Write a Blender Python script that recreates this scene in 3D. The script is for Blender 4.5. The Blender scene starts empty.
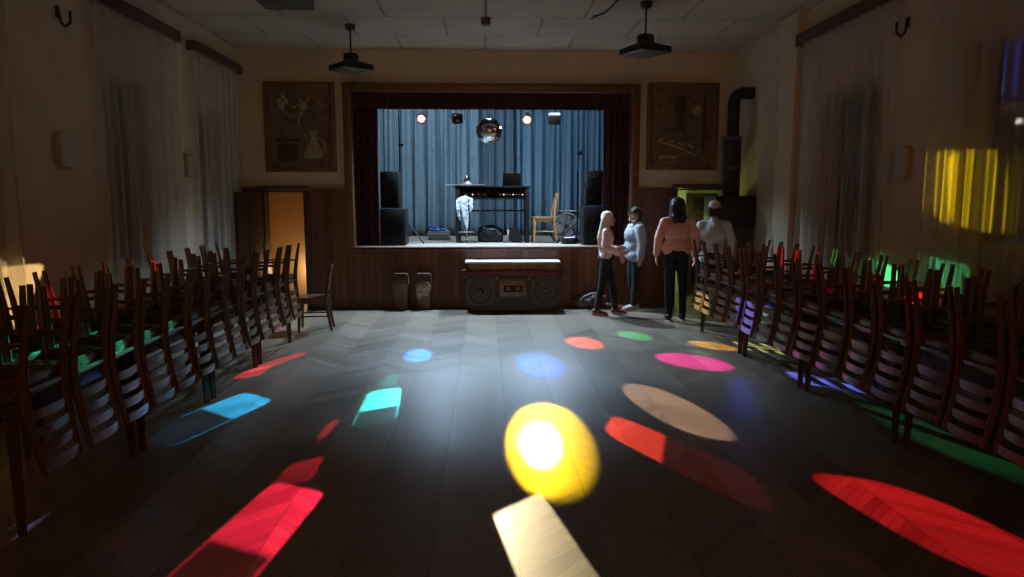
import bpy, bmesh, math, random
from mathutils import Vector, Matrix, Euler
PI = math.pi
R = math.radians
random.seed(7)
SC = bpy.context.scene
COL = SC.collection

# ------------------------------------------------------------------ helpers
def new_obj(name, me, mat=None, parent=None, loc=None):
    o = bpy.data.objects.new(name, me)
    COL.objects.link(o)
    if mat is not None:
        o.data.materials.clear()
        for m in (mat if isinstance(mat, (list, tuple)) else [mat]):
            o.data.materials.append(m)
    if parent is not None:
        o.parent = parent
    if loc is not None:
        o.location = loc
    return o

def obj(name, bm, mat, parent=None, loc=None, smooth=35):
    bmesh.ops.recalc_face_normals(bm, faces=bm.faces[:])
    me = bpy.data.meshes.new(name)
    if smooth:
        a = math.cos(R(smooth))
        for f in bm.faces:
            f.smooth = True
        for e in bm.edges:
            if len(e.link_faces) == 2:
                e.smooth = e.link_faces[0].normal.dot(e.link_faces[1].normal) > a
    bm.to_mesh(me)
    bm.free()
    return new_obj(name, me, mat, parent, loc)

def tag(o, label, cat, group=None, kind=None):
    o['label'] = label
    o['category'] = cat
    if group: o['group'] = group
    if kind: o['kind'] = kind
    return o

def thing(name, label, cat, loc=(0, 0, 0), rot=(0, 0, 0), group=None):
    o = bpy.data.objects.new(name, None)
    COL.objects.link(o)
    o.empty_display_size = .1
    o.location = loc
    o.rotation_euler = rot
    return tag(o, label, cat, group)

def struct(name, bm, mat, parent=None, smooth=35):
    o = obj(name, bm, mat, parent, smooth=smooth)
    o['kind'] = 'structure'
    return o

def dup(root, loc, rot, label, group=None):
    r = root.copy(); COL.objects.link(r)
    r.location = loc; r.rotation_euler = rot; r['label'] = label
    if group: r['group'] = group
    for ch in list(root.children):
        c = ch.copy(); COL.objects.link(c); c.parent = r
        for g in list(ch.children):
            d = g.copy(); COL.objects.link(d); d.parent = c
    return r

def BM():
    return bmesh.new()

def box(bm, c, s, rot=None, bev=0.0, seg=2):
    r = bmesh.ops.create_cube(bm, size=1)
    vs = r['verts']
    bmesh.ops.scale(bm, vec=s, verts=vs)
    if bev:
        es = list({e for v in vs for e in v.link_edges})
        rb = bmesh.ops.bevel(bm, geom=es, offset=bev, segments=seg, affect='EDGES', profile=.5)
        vs = list({v for f in rb['faces'] for v in f.verts} | {v for v in vs if v.is_valid})
    if rot is not None:
        bmesh.ops.rotate(bm, cent=(0, 0, 0), matrix=Euler(rot).to_matrix(), verts=vs)
    bmesh.ops.translate(bm, vec=c, verts=vs)
    return vs

def frame_of(d):
    d = Vector(d).normalized()
    a = Vector((0, 0, 1)) if abs(d.z) < .9 else Vector((1, 0, 0))
    x = a.cross(d).normalized()
    return x, d.cross(x), d

def ring(bm, c, x, y, rx, ry, n):
    return [bm.verts.new(Vector(c) + x * (rx * math.cos(2 * PI * i / n)) + y * (ry * math.sin(2 * PI * i / n))) for i in range(n)]

def bridge(bm, a, b):
    n = len(a)
    for i in range(n):
        bm.faces.new((a[i], a[(i + 1) % n], b[(i + 1) % n], b[i]))

def cyl(bm, p0, p1, r0, r1=None, n=12):
    if r1 is None: r1 = r0
    p0, p1 = Vector(p0), Vector(p1)
    x, y, d = frame_of(p1 - p0)
    a = ring(bm, p0, x, y, r0, r0, n); b = ring(bm, p1, x, y, r1, r1, n)
    bridge(bm, a, b)
    bm.faces.new(a[::-1]); bm.faces.new(b)

def lathe(bm, prof, c=(0, 0, 0), n=24, mtx=None):
    """profile of (radius, z) about the z axis"""
    rs = []
    vs = []
    for r, z in prof:
        if r < 1e-5:
            v = bm.verts.new((0, 0, z)); rs.append([v]); vs.append(v)
        else:
            g = [bm.verts.new((r * math.cos(2 * PI * i / n), r * math.sin(2 * PI * i / n), z)) for i in range(n)]
            rs.append(g); vs += g
    for a, b in zip(rs, rs[1:]):
        if len(a) == 1 and len(b) == 1: continue
        if len(a) == 1:
            for i in range(n): bm.faces.new((a[0], b[(i + 1) % n], b[i]))
        elif len(b) == 1:
            for i in range(n): bm.faces.new((a[i], a[(i + 1) % n], b[0]))
        else: bridge(bm, a, b)
    if mtx is not None: bmesh.ops.transform(bm, matrix=mtx, verts=vs)
    bmesh.ops.translate(bm, vec=c, verts=vs)
    return vs

def tube(bm, pts, r, n=8, ry=None):
    """sweep along a polyline; r is a number or a list"""
    pts = [Vector(p) for p in pts]
    rr = r if isinstance(r, (list, tuple)) else [r] * len(pts)
    prev = None; first = None; x = None
    for i, p in enumerate(pts):
        d = (pts[min(i + 1, len(pts) - 1)] - pts[max(i - 1, 0)]).normalized()
        if x is None: x, y, _ = frame_of(d)
        else:
            x = (x - d * x.dot(d)).normalized(); y = d.cross(x)
        k = 1 if ry is None else ry
        g = ring(bm, p, x, y, rr[i], rr[i] * k, n)
        if prev: bridge(bm, prev, g)
        else: first = g
        prev = g
    bm.faces.new(first[::-1]); bm.faces.new(prev)

def prism(bm, poly, y0, y1):
    """polygon in XZ extruded along Y"""
    a = [bm.verts.new((p[0], y0, p[1])) for p in poly]
    b = [bm.verts.new((p[0], y1, p[1])) for p in poly]
    bridge(bm, a, b)
    bm.faces.new(a); bm.faces.new(b[::-1])

def slab(bm, poly, z0, z1):
    a = [bm.verts.new((p[0], p[1], z0)) for p in poly]
    b = [bm.verts.new((p[0], p[1], z1)) for p in poly]
    bridge(bm, a, b)
    bm.faces.new(a[::-1]); bm.faces.new(b)

def rrect(w, h, r, n=5, cx=0, cy=0):
    out = []
    for sx, sy, a0 in ((1, 1, 0), (-1, 1, 90), (-1, -1, 180), (1, -1, 270)):
        for i in range(n + 1):
            a = R(a0 + 90 * i / n)
            out.append((cx + sx * (w / 2 - r) + r * math.cos(a), cy + sy * (h / 2 - r) + r * math.sin(a)))
    return out

def ell(bm, c, r, u=16, v=12, rot=None):
    g = bmesh.ops.create_uvsphere(bm, u_segments=u, v_segments=v, radius=1)
    vs = g['verts']
    bmesh.ops.scale(bm, vec=r, verts=vs)
    if rot is not None: bmesh.ops.rotate(bm, cent=(0, 0, 0), matrix=Euler(rot).to_matrix(), verts=vs)
    bmesh.ops.translate(bm, vec=c, verts=vs)
    return vs

def caps(bm, p0, p1, r0, r1):
    cyl(bm, p0, p1, r0, r1, 14)
    ell(bm, p0, (r0,) * 3, 14, 10); ell(bm, p1, (r1,) * 3, 14, 10)

def chain(bm, pts, rs):
    for a, b, r0, r1 in zip(pts, pts[1:], rs, rs[1:]): caps(bm, a, b, r0, r1)

def fuse(name, bm, mat, parent, voxel=.01, smooth_it=4, keep=1.0, disp=0.0, dscale=.12):
    """fuses overlapping closed shells into ONE continuous surface"""
    me = bpy.data.meshes.new('tmp'); bm.to_mesh(me); bm.free()
    t = bpy.data.objects.new('tmp', me); COL.objects.link(t)
    m = t.modifiers.new('r', 'REMESH'); m.mode = 'VOXEL'; m.voxel_size = voxel
    if smooth_it:
        m = t.modifiers.new('s', 'SMOOTH'); m.iterations = smooth_it; m.factor = .5
    if disp:
        tx = bpy.data.textures.new('folds', 'CLOUDS'); tx.noise_scale = dscale
        m = t.modifiers.new('d', 'DISPLACE'); m.texture = tx; m.strength = disp; m.mid_level = .5
    if keep < 1:
        m = t.modifiers.new('k', 'DECIMATE'); m.ratio = keep
    dg = bpy.context.evaluated_depsgraph_get()
    out = bpy.data.meshes.new_from_object(t.evaluated_get(dg))
    bpy.data.objects.remove(t); bpy.data.meshes.remove(me)
    for p in out.polygons: p.use_smooth = True
    out.name = name
    return new_obj(name, out, mat, parent)

# ------------------------------------------------------------------ materials
def nt_of(name):
    m = bpy.data.materials.new(name); m.use_nodes = True
    nt = m.node_tree
    return m, nt, nt.nodes['Principled BSDF']

def N(nt, typ, **kw):
    n = nt.nodes.new(typ)
    for k, v in kw.items(): setattr(n, k, v)
    return n

def math_(nt, op, a, b=None, c=None):
    n = nt.nodes.new('ShaderNodeMath'); n.operation = op
    for i, v in enumerate((a, b, c)):
        if v is None: continue
        if isinstance(v, (int, float)): n.inputs[i].default_value = v
        else: nt.links.new(v, n.inputs[i])
    return n.outputs[0]

def ramp(nt, fac, stops):
    n = nt.nodes.new('ShaderNodeValToRGB')
    cr = n.color_ramp
    while len(cr.elements) < len(stops): cr.elements.new(.5)
    for e, (p, c) in zip(cr.elements, stops):
        e.position = p; e.color = (*c, 1)
    nt.links.new(fac, n.inputs[0])
    return n.outputs[0]

def mat(name, col, rough=.5, metal=0.0, var=.15, scale=8.0, bump=0.0, stretch=(1, 1, 1), spec=.5, coat=0.0, bscale=None):
    m, nt, b = nt_of(name)
    tc = N(nt, 'ShaderNodeTexCoord'); mp = N(nt, 'ShaderNodeMapping')
    mp.inputs['Scale'].default_value = stretch
    nt.links.new(tc.outputs['Object'], mp.inputs[0])
    nz = N(nt, 'ShaderNodeTexNoise'); nz.inputs['Scale'].default_value = scale; nz.inputs['Detail'].default_value = 4
    nt.links.new(mp.outputs[0], nz.inputs['Vector'])
    lo = tuple(max(0, c * (1 - var)) for c in col); hi = tuple(min(1, c * (1 + var)) for c in col)
    nt.links.new(ramp(nt, nz.outputs[0], ((.3, lo), (.7, hi))), b.inputs['Base Color'])
    b.inputs['Roughness'].default_value = rough
    b.inputs['Metallic'].default_value = metal
    b.inputs['Specular IOR Level'].default_value = spec
    b.inputs['Coat Weight'].default_value = coat
    if bump:
        src = nz
        if bscale:
            src = N(nt, 'ShaderNodeTexNoise'); src.inputs['Scale'].default_value = bscale
            nt.links.new(mp.outputs[0], src.inputs['Vector'])
        bp = N(nt, 'ShaderNodeBump'); bp.inputs['Strength'].default_value = bump; bp.inputs['Distance'].default_value = .01
        nt.links.new(src.outputs[0], bp.inputs['Height']); nt.links.new(bp.outputs[0], b.inputs['Normal'])
    return m

def emit(name, col, strength):
    m, nt, b = nt_of(name)
    b.inputs['Base Color'].default_value = (*col, 1)
    b.inputs['Emission Color'].default_value = (*col, 1)
    b.inputs['Emission Strength'].default_value = strength
    return m

def floor_mat():
    m, nt, b = nt_of('parquet')
    tc = N(nt, 'ShaderNodeTexCoord'); sp = N(nt, 'ShaderNodeSeparateXYZ')
    nt.links.new(tc.outputs['Object'], sp.inputs[0])
    x, y = sp.outputs[0], sp.outputs[1]
    W = .84; w = .055
    u = math_(nt, 'DIVIDE', math_(nt, 'ADD', x, 40.17), W)
    fx = math_(nt, 'FRACT', u)
    tri = math_(nt, 'MULTIPLY', math_(nt, 'ABSOLUTE', math_(nt, 'SUBTRACT', fx, .5)), W)
    v = math_(nt, 'DIVIDE', math_(nt, 'ADD', math_(nt, 'ADD', y, 40.0), tri), w * 1.414)
    half = math_(nt, 'FLOOR', math_(nt, 'MULTIPLY', u, 2))
    idv = N(nt, 'ShaderNodeCombineXYZ')
    nt.links.new(math_(nt, 'FLOOR', v), idv.inputs[0]); nt.links.new(half, idv.inputs[1])
    wn = N(nt, 'ShaderNodeTexWhiteNoise'); nt.links.new(idv.outputs[0], wn.inputs['Vector'])
    par = math_(nt, 'MODULO', half, 2.0)
    nz = N(nt, 'ShaderNodeTexNoise'); nz.inputs['Scale'].default_value = 1.1; nz.inputs['Detail'].default_value = 5
    nt.links.new(tc.outputs['Object'], nz.inputs['Vector'])
    gr = N(nt, 'ShaderNodeTexNoise'); gr.inputs['Scale'].default_value = 40
    nt.links.new(tc.outputs['Object'], gr.inputs['Vector'])
    fac = math_(nt, 'ADD', math_(nt, 'MULTIPLY', wn.outputs[0], .22), math_(nt, 'ADD', math_(nt, 'MULTIPLY', par, .17),
          math_(nt, 'ADD', math_(nt, 'MULTIPLY', nz.outputs[0], .35), math_(nt, 'MULTIPLY', gr.outputs[0], .18))))
    colr = ramp(nt, fac, ((.15, (.105, .080, .056)), (.5, (.19, .150, .108)), (.9, (.30, .245, .18))))
    seam1 = math_(nt, 'LESS_THAN', math_(nt, 'FRACT', v), .06)
    f2 = math_(nt, 'FRACT', math_(nt, 'MULTIPLY', u, 2))
    seam2 = math_(nt, 'LESS_THAN', f2, .014)
    seam = math_(nt, 'MAXIMUM', seam1, seam2)
    mx = N(nt, 'ShaderNodeMix', data_type='RGBA')
    nt.links.new(math_(nt, 'MULTIPLY', seam, .75), mx.inputs[0]); nt.links.new(colr, mx.inputs[6])
    mx.inputs[7].default_value = (.03, .022, .015, 1)
    nt.links.new(mx.outputs[2], b.inputs['Base Color'])
    rg = math_(nt, 'ADD', .27, math_(nt, 'ADD', math_(nt, 'MULTIPLY', nz.outputs[0], .16), math_(nt, 'MULTIPLY', wn.outputs[0], .10)))
    nt.links.new(rg, b.inputs['Roughness'])
    bp = N(nt, 'ShaderNodeBump'); bp.inputs['Strength'].default_value = .9; bp.inputs['Distance'].default_value = .005
    nt.links.new(math_(nt, 'SUBTRACT', math_(nt, 'MULTIPLY', wn.outputs[0], .5), seam), bp.inputs['Height'])
    nt.links.new(bp.outputs[0], b.inputs['Normal'])
    return m

def board_mat(name, dark, light, w=.11, axis=0, rough=.38):
    """stained timber boards: board lines across one axis, grain along the other"""
    m, nt, b = nt_of(name)
    tc = N(nt, 'ShaderNodeTexCoord'); sp = N(nt, 'ShaderNodeSeparateXYZ')
    nt.links.new(tc.outputs['Object'], sp.inputs[0])
    u = math_(nt, 'DIVIDE', math_(nt, 'ADD', sp.outputs[axis], 30.0), w)
    wn = N(nt, 'ShaderNodeTexWhiteNoise', noise_dimensions='1D'); nt.links.new(math_(nt, 'FLOOR', u), wn.inputs['W'])
    mp = N(nt, 'ShaderNodeMapping'); mp.inputs['Scale'].default_value = (14, 14, 1.3)
    nt.links.new(tc.outputs['Object'], mp.inputs[0])
    nz = N(nt, 'ShaderNodeTexNoise'); nz.inputs['Scale'].default_value = 1.6; nz.inputs['Detail'].default_value = 5
    nt.links.new(mp.outputs[0], nz.inputs['Vector'])
    fac = math_(nt, 'ADD', math_(nt, 'MULTIPLY', wn.outputs[0], .5), math_(nt, 'MULTIPLY', nz.outputs[0], .5))
    c = ramp(nt, fac, ((.2, dark), (.8, light)))
    seam = math_(nt, 'LESS_THAN', math_(nt, 'FRACT', u), .07)
    mx = N(nt, 'ShaderNodeMix', data_type='RGBA'); nt.links.new(math_(nt, 'MULTIPLY', seam, .8), mx.inputs[0])
    nt.links.new(c, mx.inputs[6]); mx.inputs[7].default_value = (.012, .006, .004, 1)
    nt.links.new(mx.outputs[2], b.inputs['Base Color']); b.inputs['Roughness'].default_value = rough
    bp = N(nt, 'ShaderNodeBump'); bp.inputs['Strength'].default_value = .6; bp.inputs['Distance'].default_value = .006
    nt.links.new(math_(nt, 'SUBTRACT', 1.0, seam), bp.inputs['Height']); nt.links.new(bp.outputs[0], b.inputs['Normal'])
    return m

def sheer_mat():
    m = bpy.data.materials.new('sheer_voile'); m.use_nodes = True
    nt = m.node_tree; nt.nodes.clear()
    out = N(nt, 'ShaderNodeOutputMaterial'); mix = N(nt, 'ShaderNodeMixShader'); mix2 = N(nt, 'ShaderNodeMixShader')
    tr = N(nt, 'ShaderNodeBsdfTransparent'); df = N(nt, 'ShaderNodeBsdfDiffuse'); tl = N(nt, 'ShaderNodeBsdfTranslucent')
    df.inputs[0].default_value = (.62, .58, .52, 1); tl.inputs[0].default_value = (.6, .56, .5, 1)
    tc = N(nt, 'ShaderNodeTexCoord'); nz = N(nt, 'ShaderNodeTexNoise'); nz.inputs['Scale'].default_value = 3
    nt.links.new(tc.outputs['Object'], nz.inputs['Vector'])
    mix2.inputs[0].default_value = .3
    nt.links.new(df.outputs[0], mix2.inputs[1]); nt.links.new(tl.outputs[0], mix2.inputs[2])
    nt.links.new(math_(nt, 'ADD', .40, math_(nt, 'MULTIPLY', nz.outputs[0], .06)), mix.inputs[0])
    nt.links.new(tr.outputs[0], mix.inputs[1]); nt.links.new(mix2.outputs[0], mix.inputs[2])
    nt.links.new(mix.outputs[0], out.inputs[0])
    return m

def glass_mat():
    m, nt, b = nt_of('night_window_glass')
    b.inputs['Base Color'].default_value = (.02, .025, .03, 1)
    b.inputs['Roughness'].default_value = .05
    b.inputs['Transmission Weight'].default_value = .6
    return m

def grille_mat():
    """perforated loudspeaker grille"""
    m, nt, b = nt_of('speaker_grille')
    tc = N(nt, 'ShaderNodeTexCoord'); vo = N(nt, 'ShaderNodeTexVoronoi'); vo.inputs['Scale'].default_value = 90
    nt.links.new(tc.outputs['Object'], vo.inputs['Vector'])
    nt.links.new(ramp(nt, vo.outputs['Distance'], ((.25, (.001, .001, .001)), (.5, (.006, .006, .0065)))), b.inputs['Base Color'])
    b.inputs['Roughness'].default_value = .7
    b.inputs['Specular IOR Level'].default_value = .2
    return m

def tile_mat():
    m, nt, b = nt_of('ceiling_board')
    tc = N(nt, 'ShaderNodeTexCoord'); sp = N(nt, 'ShaderNodeSeparateXYZ')
    nt.links.new(tc.outputs['Object'], sp.inputs[0])
    yy = math_(nt, 'DIVIDE', math_(nt, 'ADD', sp.outputs[1], 20.0 - .165), 1.0)
    row = math_(nt, 'FLOOR', yy)
    xx = math_(nt, 'DIVIDE', math_(nt, 'ADD', math_(nt, 'ADD', sp.outputs[0], 20.0), math_(nt, 'MULTIPLY', math_(nt, 'MODULO', row, 2.0), .52)), 1.25)
    s = math_(nt, 'MAXIMUM', math_(nt, 'LESS_THAN', math_(nt, 'FRACT', yy), .025), math_(nt, 'LESS_THAN', math_(nt, 'FRACT', xx), .02))
    nz = N(nt, 'ShaderNodeTexNoise'); nz.inputs['Scale'].default_value = 1.5
    nt.links.new(tc.outputs['Object'], nz.inputs['Vector'])
    c = ramp(nt, nz.outputs[0], ((.3, (.44, .36, .27)), (.7, (.53, .44, .33))))
    mx = N(nt, 'ShaderNodeMix', data_type='RGBA'); nt.links.new(math_(nt, 'MULTIPLY', s, .6), mx.inputs[0])
    nt.links.new(c, mx.inputs[6]); mx.inputs[7].default_value = (.12, .10, .08, 1)
    nt.links.new(mx.outputs[2], b.inputs['Base Color']); b.inputs['Roughness'].default_value = .8
    bp = N(nt, 'ShaderNodeBump'); bp.inputs['Strength'].default_value = .5; bp.inputs['Distance'].default_value = .006
    nt.links.new(math_(nt, 'SUBTRACT', 1.0, s), bp.inputs['Height']); nt.links.new(bp.outputs[0], b.inputs['Normal'])
    return m

M_floor = floor_mat()
M_wall = mat('cream_plaster', (.60, .48, .33), .85, var=.06, scale=2.5, bump=.12, bscale=60)
M_ceil = tile_mat()
M_wains = board_mat('wainscot_boards', (.095, .032, .013), (.20, .072, .028))
M_trim = mat('stained_trim', (.15, .068, .03), .4, var=.25, scale=6, stretch=(3, 3, 1))
M_frame = mat('proscenium_timber', (.15, .066, .028), .4, var=.25, scale=5, stretch=(2, 2, 2))
M_velvet = mat('red_velvet', (.045, .003, .007), .85, var=.3, scale=12, bump=.2)
M_drape = mat('teal_drape', (.060, .110, .155), .8, var=.12, scale=10, bump=.1)
M_drape3 = mat('blue_drape', (.044, .100, .155), .8, var=.12, scale=10, bump=.1)
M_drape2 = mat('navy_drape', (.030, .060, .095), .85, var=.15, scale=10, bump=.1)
M_stagefl = mat('stage_boards', (.22, .195, .165), .6, var=.12, scale=4, stretch=(6, .6, 1))
M_black = mat('stage_black', (.006, .006, .007), .8, var=.2)
M_matt = mat('black_paint', (.006, .006, .0065), .5, var=.2, spec=.3)
M_metal = mat('black_metal', (.02, .02, .022), .35, metal=.6, var=.1)
M_chrome = mat('chrome', (.75, .77, .8), .12, metal=1, var=.03)
M_steel = mat('dull_steel', (.45, .46, .48), .35, metal=1, var=.08)
M_grille = grille_mat()
M_chair = mat('chair_wood', (.10, .042, .020), .34, var=.35, scale=9, stretch=(6, 6, 1.2), bump=.05)
M_table = mat('table_wood', (.085, .040, .02), .38, var=.3, scale=7, stretch=(1, 5, 5))
M_ochre = mat('honey_wood', (.38, .21, .09), .4, var=.25, scale=8, stretch=(5, 5, 1))
M_pelmet = mat('pelmet_wood', (.085, .038, .018), .5, var=.25, scale=5, stretch=(6, 1, 6))
M_sheer = sheer_mat()
M_glass = glass_mat()
M_winfr = mat('window_paint', (.42, .38, .30), .5, var=.08)
M_dark = mat('dark_door', (.03, .018, .012), .5, var=.2)
M_leaf = mat('door_leaf_wood', (.07, .035, .02), .4, var=.25, scale=5, stretch=(6, 6, 1))
M_reliefdk = mat('relief_dark', (.045, .028, .016), .6, var=.3, scale=12, bump=.3)
M_relief = mat('relief_bronze', (.15, .095, .05), .6, var=.35, scale=9, bump=.4)
M_reliefhi = mat('relief_pale', (.36, .27, .17), .6, var=.25, scale=14, bump=.3)
M_cast = mat('cast_iron', (.014, .014, .015), .55, var=.3, scale=20, bump=.2)
M_enamel = mat('grey_enamel', (.06, .068, .06), .4, var=.1)
M_green = mat('green_wall', (.55, .60, .38), .85, var=.05)
M_orange = mat('ochre_wall', (.62, .42, .21), .85, var=.06)
M_lampmetal = mat('lamp_metal', (.015, .014, .012), .45, var=.2)
M_lampglass = mat('milk_glass', (.15, .15, .12), .35, var=.08)
M_plastic = mat('bin_plastic', (.13, .068, .036), .5, var=.12)
M_plastic2 = mat('bin_flap_plastic', (.075, .036, .02), .5, var=.12)
M_bag = mat('bin_liner', (.35, .27, .21), .4, var=.2, scale=25, bump=.4)
M_grey = mat('grey_cloth', (.09, .075, .062), .8, var=.3, scale=14, bump=.4)
M_white = mat('white_board', (.50, .52, .60), .4, var=.05)
M_boom = mat('boombox_shell', (.055, .038, .030), .45, var=.2)
M_boomred = mat('boombox_red', (.14, .022, .022), .5, var=.2)
M_gold = mat('brown_gold', (.26, .13, .06), .45, var=.25, scale=12)
M_amber = mat('tuner_amber', (.28, .16, .05), .4, var=.35, scale=18)
M_cone = mat('speaker_cone', (.06, .05, .045), .7, var=.2)
M_conerim = mat('cone_rim', (.085, .07, .06), .4, var=.2)

# ------------------------------------------------------------------ the room
XL, XR, YB, YR, ZC, ZS = -3.75, 3.93, 11.09, -5.0, 3.977, .96
SX0, SX1 = -2.16, 2.41      # proscenium frame, outer
SZ1 = 3.47
T = .25

bm = BM(); box(bm, ((XL + XR) / 2, (YR + 12.9) / 2, -.05), (XR - XL + 2, 12.9 - YR, .1)); struct('floor', bm, M_floor)
bm = BM(); box(bm, ((XL + XR) / 2, (YR + YB) / 2, ZC + .05), (XR - XL + 1, YB - YR, .1)); struct('ceiling', bm, M_ceil)

def wall_with_holes(bm, axis, pos, thick, a0, a1, z0, z1, holes):
    """wall normal to `axis` (0: x, 1: y), from pos to pos+thick; holes are (a0,a1,z0,z1), disjoint along a"""
    def b(p, q, r, s):
        if q - p < 1e-4 or s - r < 1e-4: return
        c = pos + thick / 2
        if axis == 0: box(bm, (c, (p + q) / 2, (r + s) / 2), (abs(thick), q - p, s - r))
        else: box(bm, ((p + q) / 2, c, (r + s) / 2), (q - p, abs(thick), s - r))
    cur = a0
    for h in sorted(holes):
        b(cur, h[0], z0, z1)
        b(h[0], h[1], z0, h[2]); b(h[0], h[1], h[3], z1)
        cur = h[1]
    b(cur, a1, z0, z1)

LW = [(4.45, 5.55, 1.0, 2.95), (7.2, 8.15, 1.0, 2.95), (9.5, 10.3, 1.0, 2.95)]
RW = [(4.3, 5.75, 1.3, 2.95), (6.95, 8.25, 1.0, 2.95)]
bm = BM(); wall_with_holes(bm, 0, XL, -.35, YR, YB + T, 0, ZC, LW); struct('wall_left', bm, M_wall)
bm = BM(); wall_with_holes(bm, 0, XR, .35, YR, YB + T, 0, ZC, RW); struct('wall_right', bm, M_wall)
bm = BM(); box(bm, ((XL + XR) / 2, YR - .1, ZC / 2), (XR - XL + .7, .2, ZC)); struct('wall_rear', bm, M_wall)
DL = (-3.45, -2.80); DR = (3.03, 3.80)
bm = BM(); wall_with_holes(bm, 1, YB, T, XL - .3, XR + .3, 0, ZC + .3,
    [(DL[0], DL[1], 0, 1.845), (SX0 + .1, SX1 - .1, ZS, SZ1 - .1), (DR[0], DR[1], 0, 1.88)])
struct('wall_back', bm, M_wall)
# pilaster on the right wall
bm = BM(); box(bm, (XR - .05, 8.98, ZC / 2), (.12, .5, ZC), bev=.01); struct('trim_1', bm, M_wall)
# timber wainscot on the back wall (and on the stage front)
bm = BM()
def wb(x0, x1, z0, z1): box(bm, ((x0 + x1) / 2, YB - .012, (z0 + z1) / 2), (x1 - x0, .024, z1 - z0))
wb(XL, DL[0] - .07, 0, 1.855); wb(DL[1] + .05, SX0, 0, 1.855); wb(SX0, SX1, 0, ZS - .035); wb(SX1, DR[0] - .05, 0, 1.855)
struct('trim_2', bm, M_wains)
bm = BM()
for x0, x1 in ((XL, SX0), (SX1, DR[0] - .05)):
    box(bm, ((x0 + x1) / 2, YB - .03, 1.875), (x1 - x0, .06, .035), bev=.006)
for x0, x1 in ((XL, DL[0] - .07), (DL[1] + .05, DR[0] - .05)):
    box(bm, ((x0 + x1) / 2, YB - .032, .05), (x1 - x0, .02, .10), bev=.004)
struct('trim_3', bm, M_trim)
bm = BM(); box(bm, (0.125, YB + .045, ZS - .012), (SX1 - SX0 - .2, .22, .036), bev=.008); box(bm, (0.125, YB - .03, ZS - .022), (SX1 - SX0, .07, .044), bev=.008); struct('trim_4', bm, M_frame)
bm = BM(); box(bm, (XL + .008, 3, .05), (.016, 16, .10)); struct('baseboard_left', bm, M_trim)
bm = BM(); box(bm, (XR - .008, 1.8, .05), (.016, 13.6, .10)); struct('baseboard_right', bm, M_trim)

# proscenium frame
bm = BM()
for x in (SX0 + .06, SX1 - .06):
    box(bm, (x, YB - .03, (ZS + SZ1) / 2), (.13, .09, SZ1 - ZS), bev=.012)
    box(bm, (x + (.05 if x < 0 else -.05), YB + .1, (ZS + SZ1) / 2), (.03, .26, SZ1 - ZS), bev=.004)
box(bm, (.125, YB - .03, SZ1 - .06), (SX1 - SX0 - .26, .09, .13), bev=.012)
box(bm, (.125, YB + .1, SZ1 - .11), (SX1 - SX0 - .26, .26, .03), bev=.004)
struct('trim_5', bm, M_frame)

# stage shell
bm = BM(); box(bm, (.12, 13.05, ZS - .04), (5.6, 3.9, .08)); struct('floor_stage', bm, M_stagefl)
bm = BM(); box(bm, (.12, 15.0, 2.6), (5.7, .12, 3.6)); struct('wall_stage_back', bm, M_black)
bm = BM(); box(bm, (-2.58, 13.1, 2.2), (.1, 3.7, 4.4)); struct('wall_stage_left', bm, M_black)
bm = BM(); box(bm, (2.80, 13.1, 2.2), (.1, 3.7, 4.4)); struct('wall_stage_right', bm, M_black)
bm = BM(); box(bm, (.12, 13.1, 4.3), (5.6, 3.8, .1)); struct('ceiling_stage', bm, M_black)

# lobby behind the left doorway, passage behind the right one
bm = BM()
box(bm, (-3.2, 12.45, 1.2), (1.3, .1, 2.4)); box(bm, (-3.85, 11.9, 1.2), (.1, 1.1, 2.4)); box(bm, (-2.70, 11.9, 1.2), (.1, 1.1, 2.4)); box(bm, (-3.2, 11.9, 2.42), (1.4, 1.2, .08))
struct('wall_lobby', bm, M_orange)
bm = BM()
box(bm, (3.8, 12.45, 1.2), (1.9, .1, 2.4)); box(bm, (4.72, 11.9, 1.2), (.1, 1.1, 2.4)); box(bm, (2.91, 11.9, 1.2), (.1, 1.1, 2.4)); box(bm, (3.8, 11.9, 2.42), (2.0, 1.2, .08))
struct('wall_passage', bm, M_green)

# doorway casings
def casing(name, x0, x1, h):
    bm = BM()
    for x in (x0 - .035, x1 + .035): box(bm, (x, YB - .012, h / 2), (.07, .06, h), bev=.008)
    box(bm, ((x0 + x1) / 2, YB - .012, h + .035), (x1 - x0 + .14, .06, .07), bev=.008)
    for x in (x0 + .01, x1 - .01): box(bm, (x, YB + T / 2, h / 2), (.03, T, h))
    box(bm, ((x0 + x1) / 2, YB + T / 2, h - .01), (x1 - x0, T, .03))
    o = struct(name, bm, M_leaf)
    return o
casing('door_1', *DL, 1.845)
casing('door_2', *DR, 1.88)
# open leaf of the left door, swung into the hall
t = thing('door_leaf', 'dark wooden door leaf standing open at the orange-lit doorway left of the stage', 'door', (-3.47, 11.04, .01), (0, 0, R(-107)))
bm = BM(); box(bm, (.31, .02, .91), (.62, .04, 1.80), bev=.004); obj('panel', bm, M_leaf, t)
for z in (.5, 1.3):
    bm = BM(); box(bm, (.31, -.004, z), (.42, .014, .62), bev=.006); obj('inset_panel', bm, M_leaf, t)
bm = BM(); cyl(bm, (.57, .0, .95), (.57, -.045, .95), .009); cyl(bm, (.57, -.045, .95), (.47, -.05, .95), .008); obj('handle', bm, M_steel, t)
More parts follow.
